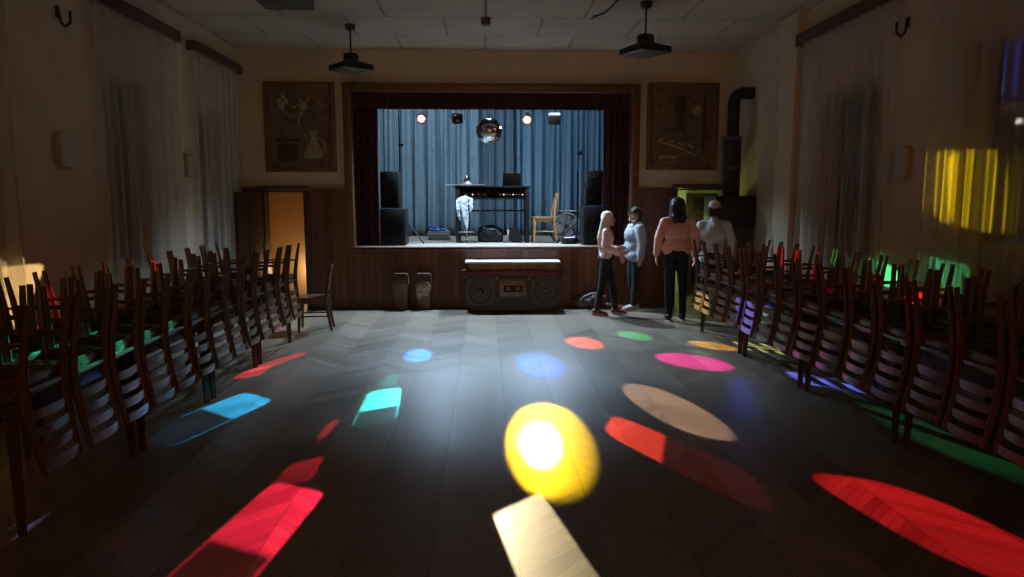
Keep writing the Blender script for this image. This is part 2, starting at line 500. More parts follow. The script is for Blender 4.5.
# dark door in the passage behind the right doorway
t = thing('passage_door', 'dark closed door seen through the doorway on the right behind the people', 'door', (3.95, 12.37, .005))
bm = BM(); box(bm, (0, 0, .91), (.78, .05, 1.80), bev=.006); obj('panel', bm, M_dark, t)
bm = BM(); box(bm, (0, -.03, 1.62), (.56, .012, .22), bev=.005); box(bm, (0, -.03, .7), (.56, .012, 1.0), bev=.005); obj('inset_panel', bm, M_matt, t)
bm = BM(); cyl(bm, (-.3, -.025, .95), (-.3, -.07, .95), .01); cyl(bm, (-.3, -.07, .95), (-.2, -.075, .95), .009); obj('handle', bm, M_steel, t)

# windows
def window(i, x, sgn, hole):
    y0, y1, z0, z1 = hole
    bm = BM(); cx = x + sgn * .22
    for y in (y0 + .03, y1 - .03): box(bm, (cx, y, (z0 + z1) / 2), (.07, .06, z1 - z0), bev=.006)
    for z in (z0 + .03, z1 - .03, z0 + (z1 - z0) * .68): box(bm, (cx, (y0 + y1) / 2, z), (.066, y1 - y0, .06), bev=.006)
    box(bm, (cx, (y0 + y1) / 2, (z0 + z1) / 2), (.062, .07, z1 - z0), bev=.006)
    w = struct('window_%d' % i, bm, M_winfr)
    bm = BM(); box(bm, (cx + sgn * .01, (y0 + y1) / 2, (z0 + z1) / 2), (.008, y1 - y0 - .02, z1 - z0 - .02)); struct('pane', bm, M_glass, w)
    bm = BM(); box(bm, (x + sgn * .09, (y0 + y1) / 2, z0 - .012), (.24, y1 - y0 + .12, .03), bev=.006); struct('sill', bm, M_winfr, w)
for i, h in enumerate(LW): window(i + 1, XL, -1, h)
for i, h in enumerate(RW): window(i + 4, XR, 1, h)

# pelmet rails and sheer curtains
def rail(x, y0, y1, z, label):
    t = thing('curtain_rail', label, 'curtain rail', (x, (y0 + y1) / 2, z), group='curtain rails')
    L = y1 - y0; s = 1 if x < 0 else -1
    bm = BM(); box(bm, (0, 0, 0), (.035, L, .13), bev=.008); obj('fascia', bm, M_pelmet, t)
    bm = BM(); box(bm, (-s * .055, 0, .055), (.09, L, .018), bev=.003); obj('top_board', bm, M_pelmet, t)
    for y in (-L / 2 + .01, L / 2 - .01):
        bm = BM(); box(bm, (-s * .055, y, 0), (.09, .018, .12), bev=.003); obj('end_cap', bm, M_pelmet, t)
rail(-3.62, 6.85, 8.78, 3.62, 'long brown wooden curtain rail high on the left wall, nearer the camera')
rail(-3.62, 9.2, 10.9, 3.62, 'shorter brown wooden curtain rail high on left wall nearest the stage')
rail(3.80, 6.55, 8.70, 3.62, 'brown wooden curtain rail high on the right wall')

def folds(bm, horiz, p0, p1, z0, z1, amp, wl, seed, gather=0.0, off=0.0, nz_=14, dens=90):
    """wavy hanging cloth along x ('x') or y ('y')"""
    rnd = random.Random(seed)
    ph = [rnd.uniform(0, 6.28) for _ in range(4)]
    n = max(12, int((p1 - p0) * dens))
    rows = []
    for k in range(nz_ + 1):
        s = k / nz_; z = z1 + (z0 - z1) * s
        row = []
        for i in range(n + 1):
            q = i / n; a = p0 + (p1 - p0) * q
            w = (math.sin(a * 6.283 / wl + ph[0] + .5 * math.sin(a * 3 + ph[1])) * .65 + .35 * math.sin(a * 6.283 / (wl * .43) + ph[2] + s * .8)
                 + .25 * math.sin(a * 2.1 + ph[3] + s))
            w *= amp * (.55 + .45 * s)
            a2 = a + gather * math.sin(PI * s) * (.5 - q) + .3 * amp * math.sin(a * 6.283 / wl + ph[1]) * s
            row.append(bm.verts.new((a2, off + w, z) if horiz == 'x' else (off + w, a2, z)))
        rows.append(row)
    for a, b in zip(rows, rows[1:]):
        for i in range(n): bm.faces.new((a[i], a[i + 1], b[i + 1], b[i]))

def sheer(x, y0, y1, z0, label, seed):
    bm = BM(); folds(bm, 'y', y0, y1, z0, 3.58, .05, .30, seed, gather=.1, off=x)
    tag(obj('sheer_curtain', bm, M_sheer, smooth=180), label, 'curtain', 'sheer curtains')
sheer(-3.66, 6.95, 8.7, .25, 'white sheer curtain under the long rail on the left wall', 1)
sheer(-3.66, 9.2, 10.82, .25, 'white sheer curtain on the left wall nearest the stage', 2)
sheer(-3.66, 4.3, 5.75, .25, 'white sheer curtain at the extreme left edge of the photo', 3)
sheer(3.84, 6.6, 8.6, .25, 'white sheer curtain under the rail on the right wall', 4)
sheer(3.84, 4.2, 6.05, .25, 'sheer curtain at right edge lit by yellow light', 5)
# rail of the two nearer curtains, above the frame
rail(-3.62, 4.2, 5.9, 3.62, 'brown wooden curtain rail above the curtain at extreme left edge')
rail(3.80, 4.1, 6.15, 3.62, 'brown wooden curtain rail above the yellow-lit curtain')

# ------------------------------------------------------------------ stage dressing
def drape(name, x0, x1, y, z0, z1, m, label, seed, amp=.1, wl=.27, cat='stage curtain', group=None, dens=80):
    bm = BM(); folds(bm, 'x', x0, x1, z0, z1, amp, wl, seed, off=y, dens=dens)
    o = obj(name, bm, m, smooth=180)
    s = o.modifiers.new('thick', 'SOLIDIFY'); s.thickness = .008
    return tag(o, label, cat, group)
drape('backdrop_curtain', -2.5, -.12, 14.6, ZS + .02, 4.2, M_drape, 'teal backdrop curtain on the left half of the stage', 11, .12, .29, group='stage backdrop')
drape('backdrop_curtain', .66, 2.7, 14.6, ZS + .02, 4.2, M_drape3, 'blue backdrop curtain on the right half of the stage', 12, .12, .27, group='stage backdrop')
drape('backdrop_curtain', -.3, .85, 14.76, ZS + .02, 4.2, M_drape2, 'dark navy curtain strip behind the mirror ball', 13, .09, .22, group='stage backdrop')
drape('house_curtain', -2.04, -1.67, 11.27, ZS + .02, 3.5, M_velvet, 'dark red velvet curtain drawn to the left of the stage', 14, .045, .11, group='house curtains', dens=140)
drape('house_curtain', 1.88, 2.30, 11.27, ZS + .02, 3.5, M_velvet, 'dark red velvet curtain drawn to the right of the stage', 15, .045, .11, group='house curtains', dens=140)
drape('valance', -2.06, 2.32, 11.17, 3.095, 3.45, M_velvet, 'dark red velvet valance across the top of the stage opening', 16, .018, .24, cat='valance')

# lighting bar with four lamps
t = thing('lighting_bar', 'black lighting bar across the top of the stage', 'lighting bar', (0.12, 12.3, 3.47))
bm = BM(); cyl(bm, (-2.2, 0, 0), (2.2, 0, 0), .025); obj('pipe', bm, M_metal, t)
for x in (-1.6, 0, 1.6):
    bm = BM(); cyl(bm, (x, 0, .02), (x, 0, .78), .012); box(bm, (x, 0, 0), (.04, .07, .07)); obj('hanger', bm, M_metal, t)
M_lens_w = emit('lit_lens_white', (1, .86, .82), 60)
M_lens_p = emit('lit_lens_warm', (1, .80, .60), 40)
M_lens_d = mat('dark_red_lens', (.03, .004, .005), .15, var=.2)
def par(x, z, lens, ringm, label, col=M_metal, tilt=25, loc_y=12.3):
    t = thing('par_lamp', label, 'stage lamp', (x, loc_y, z), group='lamps on the lighting bar')
    mt = Matrix.Rotation(R(90 + tilt), 4, 'X')      # opening faces -Y and down
    bm = BM(); lathe(bm, [(.0, -.13), (.045, -.13), (.07, -.10), (.078, .0), (.08, .08), (.088, .09), (.088, .11), (.074, .11), (.072, .075), (0, .075)], n=24, mtx=mt); obj('housing', bm, col, t)
    bm = BM(); lathe(bm, [(0, .094), (.034, .09), (.046, .080), (.046, .076), (0, .076)], n=20, mtx=mt); obj('lens', bm, lens, t)
    bm = BM(); lathe(bm, [(.046, .078), (.075, .082), (.075, .088), (.046, .084), (.046, .078)], n=24, mtx=mt); obj('filter_ring', bm, ringm, t)
    bm = BM(); tube(bm, [(-.095, 0, 0), (-.1, 0, .1), (-.06, 0, .17), (.06, 0, .17), (.1, 0, .1), (.095, 0, 0)], .008, 6)
    cyl(bm, (0, 0, .17), (0, 0, 3.47 - z + .0), .010); obj('yoke', bm, M_metal, t)
    return t
par(-1.075, 3.11, M_lens_w, emit('pink_filter', (1, .28, .30), .9), 'lit stage lamp glaring white with a pink glow, leftmost on the bar')
par(.725, 3.10, M_lens_p, emit('amber_filter', (1, .5, .25), .8), 'lit stage lamp glowing warm just right of the mirror ball')
t = thing('effect_light', 'black multi-beam effect light with a dark red lens left of the mirror ball', 'stage lamp', (-.465, 12.3, 3.085), group='lamps on the lighting bar')
bm = BM(); box(bm, (0, 0, 0), (.19, .2, .17), bev=.03); obj('housing', bm, M_matt, t)
bm = BM(); lathe(bm, [(0, .03), (.04, .022), (.065, 0), (.065, -.02), (0, -.02)], n=20, mtx=Matrix.Translation((0, -.10, 0)) @ Matrix.Rotation(R(90), 4, 'X')); obj('lens', bm, M_lens_d, t)
bm = BM(); tube(bm, [(-.115, 0, 0), (-.115, 0, .15), (.115, 0, .15), (.115, 0, 0)], .009, 6); cyl(bm, (0, 0, .15), (0, 0, .385), .01); obj('yoke', bm, M_chrome, t)
t = thing('flood_lamp', 'square black flood lamp with a white top, rightmost on the bar', 'stage lamp', (1.2, 12.3, 3.07), group='lamps on the lighting bar')
bm = BM(); box(bm, (0, 0, 0), (.2, .14, .15), bev=.02); obj('housing', bm, M_matt, t)
bm = BM(); box(bm, (0, .02, .09), (.2, .16, .05), bev=.012); obj('top_cover', bm, M_white, t)
bm = BM(); box(bm, (0, -.072, -.005), (.16, .01, .11), bev=.004); obj('front_glass', bm, M_metal, t)
bm = BM(); tube(bm, [(-.115, 0, 0), (-.115, 0, .17), (.115, 0, .17), (.115, 0, 0)], .008, 6); cyl(bm, (0, 0, .17), (0, 0, .40), .01); obj('yoke', bm, M_metal, t)

# mirror ball
t = thing('mirror_ball', 'silver mirror ball hanging over the stage', 'mirror ball', (.073, 12.0, 2.85))
bm = BM()
for k in range(24):
    z0 = -PI / 2 + PI * k / 24; z1 = z0 + PI / 24
    n = max(6, int(44 * math.cos((z0 + z1) / 2)))
    for i in range(n):
        a0, a1 = 2 * PI * (i + .04) / n, 2 * PI * (i + .96) / n
        g = .06 * (z1 - z0)
        rr = .222
        vs = [bm.verts.new((rr * math.cos(z) * math.cos(a), rr * math.cos(z) * math.sin(a), rr * math.sin(z))) for z, a in ((z0 + g, a0), (z0 + g, a1), (z1 - g, a1), (z1 - g, a0))]
        bm.faces.new(vs)
fac = obj('mirror_facets', bm, M_chrome, t, smooth=0)
bm = BM(); ell(bm, (0, 0, 0), (.217,) * 3, 32, 20); obj('core', bm, M_steel, t)
bm = BM(); cyl(bm, (0, 0, .215), (0, 0, .25), .03); cyl(bm, (0, 0, .25), (0, 0, .95), .006); obj('chain', bm, M_steel, t)
bm = BM(); cyl(bm, (0, 0, .95), (0, 0, 1.1), .05); cyl(bm, (0, 0, 1.1), (0, 0, 1.39), .01); obj('motor', bm, M_matt, t)

# loudspeakers
def cabinet(name, x, y, z, w, d, h, label, woofers, horn, group):
    t = thing(name, label, 'loudspeaker', (x, y, z), group=group)
    bm = BM(); box(bm, (0, 0, h / 2 + .005), (w, d, h - .01), bev=.012); obj('cabinet', bm, M_matt, t)
    bm = BM(); box(bm, (0, -d / 2 - .006, h / 2), (w - .04, .014, h - .05), bev=.004); obj('grille', bm, M_grille, t)
    for zz, r in woofers:
        bm = BM(); lathe(bm, [(r, 0), (r + .012, .006), (r + .012, .012), (r, .012)], n=28, mtx=Matrix.Translation((0, -d / 2 - .01, zz)) @ Matrix.Rotation(R(90), 4, 'X')); obj('woofer_ring', bm, M_matt, t)
    if horn:
        bm = BM(); box(bm, (0, -d / 2 - .014, horn), (w * .6, .012, .09), bev=.004); obj('horn', bm, M_matt, t)
    for s in (-1, 1):
        bm = BM(); tube(bm, [(s * w / 2, -.05, h * .6), (s * (w / 2 + .014), -.05, h * .6), (s * (w / 2 + .014), .05, h * .6), (s * w / 2, .05, h * .6)], .008, 6); obj('handle', bm, M_metal, t)
    return t
cabinet('subwoofer', -1.535, 11.72, ZS, .48, .5, .60, 'large black bass speaker at the left side of the stage', [(.30, .2)], 0, 'bass speakers on the stage')
cabinet('loudspeaker', -1.55, 11.72, ZS + .60, .30, .34, .60, 'black loudspeaker stacked on the bass speaker at stage left', [(.2, .12)], .45, 'upper speakers on the stage')
cabinet('subwoofer', 1.83, 11.72, ZS, .44, .5, .64, 'large black bass speaker at right side of the stage behind blonde girl', [(.32, .2)], 0, 'bass speakers on the stage')
cabinet('loudspeaker', 1.82, 11.72, ZS + .64, .32, .34, .58, 'black loudspeaker stacked on the bass speaker at stage right', [(.2, .12)], .44, 'upper speakers on the stage')

# lighting stands behind the speakers
def stand(x, y, h, label, legs=.42, clip=None):
    t = thing('light_stand', label, 'stand', (x, y, ZS), group='thin stands on the stage')
    bm = BM(); cyl(bm, (0, 0, .12), (0, 0, h * .5), .017); cyl(bm, (0, 0, h * .5), (0, 0, h), .012); obj('pole', bm, M_matt, t)
    bm = BM(); cyl(bm, (0, 0, .48), (0, 0, .54), .028); obj('collar', bm, M_matt, t)
    for k in range(3):
        a = R(-35 + 120 * k); c = (legs * math.cos(a), legs * math.sin(a))
        bm = BM(); cyl(bm, (.02 * math.cos(a), .02 * math.sin(a), .51), (c[0], c[1], .015), .011); ell(bm, (c[0], c[1], .016), (.016,) * 3, 8, 6); obj('leg', bm, M_matt, t)
    if clip:
        bm = BM(); ell(bm, (.03, -.02, clip), (.045, .05, .035), 12, 8); cyl(bm, (0, 0, clip), (.03, -.02, clip), .012); obj('clamp', bm, M_matt, t)
    return t
stand(-1.46, 12.25, 2.45, 'thin black pole stand behind the left speakers', .5, 1.68)
stand(1.62, 12.3, 2.45, 'thin black pole stand behind the right speakers', .42, 1.55)

# DJ booth table
t = thing('booth_table', 'black metal DJ table with equipment shelf in the middle of the stage', 'table', (.13, 12.42, ZS))
bm = BM(); box(bm, (0, 0, .965), (1.30, .56, .03), bev=.005); obj('tabletop', bm, M_matt, t)
for x in (-.6, .6):
    for y in (-.24, .24):
        bm = BM(); box(bm, (x, y, .475), (.07, .06, .95), bev=.006); obj('leg', bm, M_matt, t)
bm = BM(); box(bm, (0, 0, .76), (1.16, .5, .025), bev=.004); obj('shelf', bm, M_matt, t)
bm = BM(); box(bm, (0, .235, .86), (1.16, .02, .19), bev=.004); obj('back_panel', bm, M_matt, t)
bm = BM()
for x in (-.6, .6): box(bm, (x, 0, .09), (.03, .44, .03), bev=.004)
box(bm, (0, .24, .55), (1.16, .03, .03), bev=.004); obj('brace', bm, M_metal, t)
M_led = emit('small_led', (.75, .9, 1), 2.0)
def mixer(x, w, label, nled):
    t = thing('audio_mixer', label, 'audio equipment', (x, 12.38, ZS + .773), group='audio equipment under the DJ table')
    bm = BM(); box(bm, (0, 0, .05), (w, .34, .1), bev=.008); obj('case', bm, M_matt, t)
    for k in range(nled):
        bm = BM(); cyl(bm, (-w / 2 + .05 + k * (w - .1) / max(1, nled - 1), -.165, .06), (-w / 2 + .05 + k * (w - .1) / max(1, nled - 1), -.18, .06), .010, n=10); obj('knob', bm, M_led if k % 3 == 1 else M_steel, t)
mixer(-.16, .42, 'black audio unit under the left part of the DJ table', 4)
mixer(.46, .48, 'black audio unit with lit knobs below the laptop', 8)
t = thing('side_board', 'white board laid over the left end of the DJ table', 'board', (-.345, 12.36, ZS + .982))
bm = BM(); slab(bm, rrect(.70, .46, .02), 0, .024); obj('board', bm, M_white, t)
bm = BM(); slab(bm, rrect(.706, .466, .023), .006, .018); obj('edge_band', bm, M_steel, t)
t = thing('desk_lamp', 'small silver lamp standing on the white board of the DJ table', 'lamp', (-.31, 12.4, ZS + 1.007))
bm = BM(); lathe(bm, [(0, 0), (.075, 0), (.08, .02), (.05, .05), (.02, .06), (0, .06)], n=20); obj('base', bm, M_steel, t)
bm = BM(); lathe(bm, [(.05, .06), (.055, .085), (.035, .13), (.02, .15), (0, .15)], n=20); obj('head', bm, M_chrome, t)
t = thing('laptop', 'open laptop with dark lid on the right of the DJ table', 'laptop', (.465, 12.42, ZS + .981))
bm = BM(); slab(bm, rrect(.33, .23, .015), 0, .018); obj('base', bm, M_metal, t)
bm = BM(); box(bm, (0, -.135, .115), (.31, .012, .215), rot=(R(8), 0, 0), bev=.004); obj('lid', bm, M_matt, t)
bm = BM(); cyl(bm, (-.12, -.112, .014), (.12, -.112, .014), .008); obj('hinge', bm, M_metal, t)

# white shirt hanging from the DJ table, and a chrome stool
bm = BM()
y0 = 12.13
chain(bm, [(-.455, y0, 1.71), (-.35, y0 - .02, 1.735), (-.235, y0, 1.71)], [.022, .04, .022])
chain(bm, [(-.365, y0, 1.69), (-.345, y0, 1.52), (-.325, y0 + .02, 1.36), (-.315, y0, 1.22)], [.075, .06, .042, .018])
chain(bm, [(-.455, y0, 1.69), (-.465, y0 - .02, 1.56), (-.45, y0, 1.44), (-.43, y0, 1.36)], [.036, .034, .03, .014])
chain(bm, [(-.245, y0, 1.69), (-.235, y0 - .01, 1.58), (-.25, y0, 1.50)], [.036, .036, .016])
chain(bm, [(-.33, y0 - .05, 1.68), (-.36, y0 - .06, 1.45), (-.34, y0 - .04, 1.28)], [.022, .026, .012])
for v in bm.verts: v.co.y = y0 + (v.co.y - y0) * .7
shirt = fuse('hanging_shirt', bm, mat('white_cotton', (.66, .74, .80), .8, var=.12, scale=20, bump=.3), None, .008, 1, disp=.03, dscale=.045)
tag(shirt, 'white shirt hanging in front of the left side of the DJ table', 'clothing')
t = thing('chrome_pedestal', 'chrome pedestal foot standing below the hanging white shirt', 'pedestal', (-.32, 12.15, ZS))
bm = BM(); lathe(bm, [(0, 0), (.19, 0), (.19, .012), (.10, .03), (.03, .05), (0, .05)], n=28); obj('base', bm, M_chrome, t)
bm = BM(); cyl(bm, (0, 0, .04), (0, 0, .27), .022); obj('column', bm, M_chrome, t)
bm = BM(); tube(bm, [(.0, 0, .2), (.1, -.02, .2), (.12, -.1, .2), (0, -.15, .2), (-.12, -.1, .2), (-.1, -.02, .2), (0, 0, .2)], .010, 6); obj('foot_ring', bm, M_chrome, t)
bm = BM(); lathe(bm, [(0, .24), (.05, .24), (.06, .25), (.05, .27), (0, .28)], n=24); obj('collar', bm, M_chrome, t)

# bags under the table
bm = BM(); ell(bm, (0, 0, .15), (.235, .16, .15)); box(bm, (0, 0, .08), (.44, .28, .15), bev=.03); ell(bm, (-.1, -.03, .24), (.11, .1, .06))
t = thing('equipment_bag', 'black equipment bag on the stage floor under the DJ table', 'bag', (.095, 12.45, ZS))
fuse('bag_body', bm, M_matt, t, .012, 4, disp=.02)
bm = BM(); tube(bm, [(-.1, -.12, .2), (-.09, -.17, .3), (0, -.18, .33), (.09, -.17, .3), (.1, -.12, .2)], .009, 6); obj('handle', bm, M_matt, t)
bm = BM(); prism(bm, [(-.13, 0), (.13, 0), (.13, .12), (.02, .27), (-.10, .18)], -.14, .14)
t = thing('stage_monitor', 'small black wedge speaker under the right end of the DJ table', 'loudspeaker', (.52, 12.4, ZS))
obj('cabinet', bm, M_matt, t)
bm = BM(); lathe(bm, [(0, .0), (.07, .0), (.08, .008), (.0, .012)], n=20, mtx=Matrix.Translation((.085, -.0, .2)) @ Matrix.Rotation(R(52), 4, 'Y')); obj('cone', bm, M_conerim, t)
t = thing('microphone', 'silver microphone on a short desk stand under the DJ table', 'microphone', (.40, 12.18, ZS))
bm = BM(); lathe(bm, [(0, 0), (.07, 0), (.07, .015), (.02, .03), (0, .03)], n=20); obj('base', bm, M_steel, t)
bm = BM(); cyl(bm, (0, 0, .02), (0, 0, .16), .008); obj('stem', bm, M_steel, t)
bm = BM(); lathe(bm, [(0, .14), (.018, .14), (.022, .2), (.034, .22), (.036, .245), (.02, .275), (0, .28)], n=16); obj('capsule', bm, M_chrome, t)

# folded blue cloth and cable on a grey case at the left of the stage
t = thing('flight_case', 'low grey case on the stage floor right of the left speakers', 'case', (-.86, 13.2, ZS))
bm = BM(); box(bm, (0, 0, .085), (.40, .3, .16), bev=.012); obj('body', bm, mat('case_grey', (.16, .18, .19), .5), t)
bm = BM()
for s in (-1, 1): box(bm, (s * .2, -.15, .085), (.02, .02, .16), bev=.004)
box(bm, (0, -.152, .12), (.4, .012, .012)); obj('edging', bm, M_steel, t)
bm = BM(); tube(bm, [(.08 * math.cos(a) - .01 * a, .08 * math.sin(a), .2 + .006 * a) for a in [i * .4 for i in range(24)]], .014, 6)
ell(bm, (-.06, 0, .19), (.12, .1, .03)); ell(bm, (.10, .0, .185), (.1, .07, .02))
bl = fuse('blue_cloth', bm, mat('blue_cloth', (.05, .13, .5), .6, var=.3, scale=20), None, .009, 2)
bl.location = (-.88, 13.2, ZS); tag(bl, 'bright blue crumpled cloth on the low grey case', 'cloth')

# fan
M_fan = mat('fan_grey', (.70, .76, .82), .35, var=.05)
t = thing('floor_fan', 'round grey floor fan on the right of the stage beside the speakers', 'fan', (1.46, 12.62, ZS))
bm = BM()
for r in (.235, .17, .105, .05):
    lathe(bm, [(r - .005, -.005), (r + .005, -.005), (r + .005, .005), (r - .005, .005), (r - .005, -.005)], n=40, mtx=Matrix.Translation((0, -.06, .27)) @ Matrix.Rotation(R(80), 4, 'X'))
for k in range(20):
    a = 2 * PI * k / 20
    cyl(bm, (.04 * math.cos(a), -.06 + .0, .27 + .04 * math.sin(a)), (.235 * math.cos(a), -.06 - .0, .27 + .235 * math.sin(a)), .0035, n=5)
obj('guard', bm, M_steel, t)
bm = BM(); lathe(bm, [(.235, -.07), (.245, -.07), (.245, .07), (.235, .07), (.235, -.07)], n=40, mtx=Matrix.Translation((0, 0, .27)) @ Matrix.Rotation(R(85), 4, 'X')); obj('drum', bm, M_fan, t)
for k in range(4):
    a = R(90 * k + 20)
    bm = BM(); vs = box(bm, (.125, 0, 0), (.19, .010, .16), rot=(R(28), 0, 0), bev=.004)
    bmesh.ops.rotate(bm, cent=(0, 0, 0), matrix=Matrix.Rotation(-a, 3, 'Y'), verts=bm.verts[:]); bmesh.ops.translate(bm, vec=(0, -.01, .27), verts=bm.verts[:])
    obj('blade', bm, M_fan, t)
bm = BM(); cyl(bm, (0, .06, .27), (0, -.055, .27), .045, n=20); obj('motor', bm, M_matt, t)
bm = BM(); tube(bm, [(-.25, 0, .27), (-.27, 0, .1), (-.22, -.08, .012), (.22, -.08, .012), (.27, 0, .1), (.25, 0, .27)], .011, 8); obj('stand_frame', bm, M_metal, t)
t = thing('black_tub', 'low black tub on the stage edge in front of the fan', 'tub', (1.44, 11.92, ZS))
bm = BM(); lathe(bm, [(0, 0), (.13, 0), (.155, .1), (.16, .105), (.15, .108), (.125, .02), (0, .02)], n=28); obj('tub', bm, M_matt, t)
bm = BM()
for k in range(6): ell(bm, (.07 * math.cos(k * 1.05), .07 * math.sin(k * 1.05), .085), (.045, .04, .03))
fuse('contents', bm, mat('lilac_cloth', (.5, .48, .75), .7, var=.3, scale=30), t, .01, 2)
# slim boom stand leaning beside the fan
t = thing('boom_stand', 'thin black boom stand crossing in front of the fan', 'stand', (1.60, 12.15, ZS))
bm = BM(); cyl(bm, (-.26, 0, .12), (.13, 0, .46), .010); obj('boom', bm, M_matt, t)
bm = BM(); cyl(bm, (.0, .03, .0), (.0, .03, .40), .011); obj('pole', bm, M_matt, t)
for k in range(3):
    a = R(30 + 120 * k); bm = BM(); cyl(bm, (0, .03, .2), (.22 * math.cos(a), .03 + .22 * math.sin(a), .012), .009); obj('leg', bm, M_matt, t)
# keyboard case behind the fan
t = thing('keyboard_case', 'dark flat keyboard on a stand behind the floor fan', 'keyboard', (1.66, 13.05, ZS))
bm = BM(); box(bm, (0, 0, .50), (.62, .26, .07), bev=.01); obj('case', bm, M_matt, t)
bm = BM(); box(bm, (0, -.02, .538), (.56, .14, .012), bev=.003); obj('keys', bm, M_white, t)
for s in (-1, 1):
    bm = BM(); cyl(bm, (-.25 * s, -.1 * s, .01), (.25 * s, -.1 * s, .46), .014); obj('leg', bm, M_metal, t)

# ------------------------------------------------------------------ ladder-back chairs
def chair_parts(t, wood, seatm):
    # seat: rounded trapezoid
    bm = BM()
    pts = []
    for x, y in rrect(.40, .39, .06, 6):
        pts.append((x * (1.0 - .12 * (y + .2) / .4), y - .01))
    slab(bm, pts, .425, .447)
    es = [e for e in bm.edges if abs(e.verts[0].co.z - e.verts[1].co.z) < 1e-5 and len([f for f in e.link_faces if len(f.verts) > 4]) == 1]
    bmesh.ops.bevel(bm, geom=es, offset=.007, segments=2, affect='EDGES')
    obj('seat', bm, seatm, t)
    bm = BM()
    box(bm, (0, -.165, .395), (.31, .02, .058), bev=.003); box(bm, (0, .155, .395), (.29, .02, .058), bev=.003)
    for s in (-1, 1): box(bm, (s * .162, 0, .395), (.02, .31, .058), rot=(0, 0, R(s * 3)), bev=.003)
    obj('seat_frame', bm, wood, t)
    for s in (-1, 1):
        bm = BM(); tube(bm, [(s * .178, -.178, 0), (s * .172, -.170, .2), (s * .168, -.165, .425)], [.017, .021, .026], 8); obj('leg', bm, wood, t)
    for s in (-1, 1):
        bm = BM()
        path = [(s * .165, .235, 0), (s * .163, .205, .16), (s * .162, .182, .33), (s * .162, .175, .45), (s * .162, .187, .57), (s * .160, .212, .72), (s * .156, .245, .865)]
        tube(bm, path, [.016, .020, .024, .025, .023, .020, .016], 8, ry=.85); obj('back_post', bm, wood, t)
    for z, y in ((.565, .183), (.652, .196), (.740, .212), (.828, .234)):
        bm = BM(); n = 8; rows = []
        for i in range(n + 1):
            q = i / n * 2 - 1
            c = Vector((q * .152, y + .014 * (1 - q * q), z))
            rows.append([bm.verts.new(c + Vector((0, dy, dz + (.006 * (1 - q * q) if dz > 0 else 0)))) for dy, dz in ((-.007, -.024), (.007, -.024), (.009, .024), (-.005, .024))])
        for a, b in zip(rows, rows[1:]): bridge(bm, a, b)
        bm.faces.new(rows[0][::-1]); bm.faces.new(rows[-1])
        obj('back_slat', bm, wood, t)
    for s in (-1, 1):
        bm = BM(); cyl(bm, (s * .172, -.17, .2), (s * .163, .2, .2), .010, n=8); obj('stretcher', bm, wood, t)

GR = 'dark ladder-back chairs'
proto = thing('ladderback_chair', 'single dark ladder-back chair standing upright at the far end of left row', 'chair', (-2.26, 9.22, 0), (0, 0, R(-83)), GR)
M_seat = mat('chair_seat_wood', (.10, .055, .035), .28, var=.25, scale=6, stretch=(1, 5, 1))
chair_parts(proto, M_chair, M_seat)
t = thing('stage_chair', 'honey-coloured wooden ladder-back chair on the stage', 'chair', (1.02, 12.3, ZS), (0, 0, R(-88)))
chair_parts(t, M_ochre, M_ochre)

TH = .745
ORD = ['nearest the camera', 'second', 'third', 'fourth', 'fifth', 'sixth', 'seventh', 'eighth', 'ninth', 'tenth', 'eleventh', 'twelfth', 'thirteenth', 'fourteenth', 'fifteenth']
def ordl(i): return ORD[0] if i == 0 else ORD[i] + ' from the camera'
def row(x, phi, y0, y1, n, where, drift=0.0):
    rnd = random.Random(int(x * 100))
    for i in range(n):
        y = y0 + (y1 - y0) * i / (n - 1)
        jx, jy, ja = rnd.uniform(-.006, .006), rnd.uniform(-.015, .015), rnd.uniform(-4, 4)
        dup(proto, (x + jx + drift * (8.7 - y), y + jy, TH + .4475), (PI, 0, R(phi + ja) + drift), 'upturned dark ladder-back chair, %s, %s' % (ordl(i), where), GR)

def tables(x, w, y0, y1, n, side, drift=0.0):
    L = (y1 - y0) / n
    first = None
    for i in range(n):
        lab = 'long dark wooden table under upturned chairs, %s, in the %s row' % (ordl(i), side)
        if first is None:
            t = thing('long_table', lab, 'table', (x + drift * (8.7 - y0 - L / 2), y0 + L / 2, 0), (0, 0, drift), group='tables in the %s row' % side); first = t
            bm = BM(); box(bm, (0, 0, TH - .0155), (w, L - .012, .03), bev=.006); obj('tabletop', bm, M_table, t)
            bm = BM()
            for s in (-1, 1): box(bm, (s * (w / 2 - .07), 0, TH - .075), (.022, L - .16, .09), bev=.003)
            for s in (-1, 1): box(bm, (0, s * (L / 2 - .08), TH - .075), (w - .16, .022, .09), bev=.003)
            obj('table_frame', bm, M_table, t)
            for sx in (-1, 1):
                for sy in (-1, 1):
                    bm = BM(); cx, cy = sx * (w / 2 - .07), sy * (L / 2 - .08)
                    tube(bm, [(cx + sx * .012, cy + sy * .012, 0), (cx, cy, TH - .03)], [.024, .04], 4)
                    obj('leg', bm, M_table, t)
        else:
            dup(first, (x + drift * (8.7 - y0 - L * (i + .5)), y0 + L * (i + .5), 0), (0, 0, drift), lab)
tables(-2.70, .8, 3.40, 8.44, 4, 'left')
tables(3.15, .8, 3.2, 8.92, 4, 'right', .022)
row(-2.452, 90, 3.62, 8.22, 13, 'aisle side of the left row')
row(-2.948, -90, 3.68, 8.2, 12, 'wall side of the left row')
row(2.902, -90, 3.42, 8.68, 14, 'aisle side of the right row', .022)
row(3.398, 90, 3.5, 8.66, 13, 'wall side of the right row', .022)

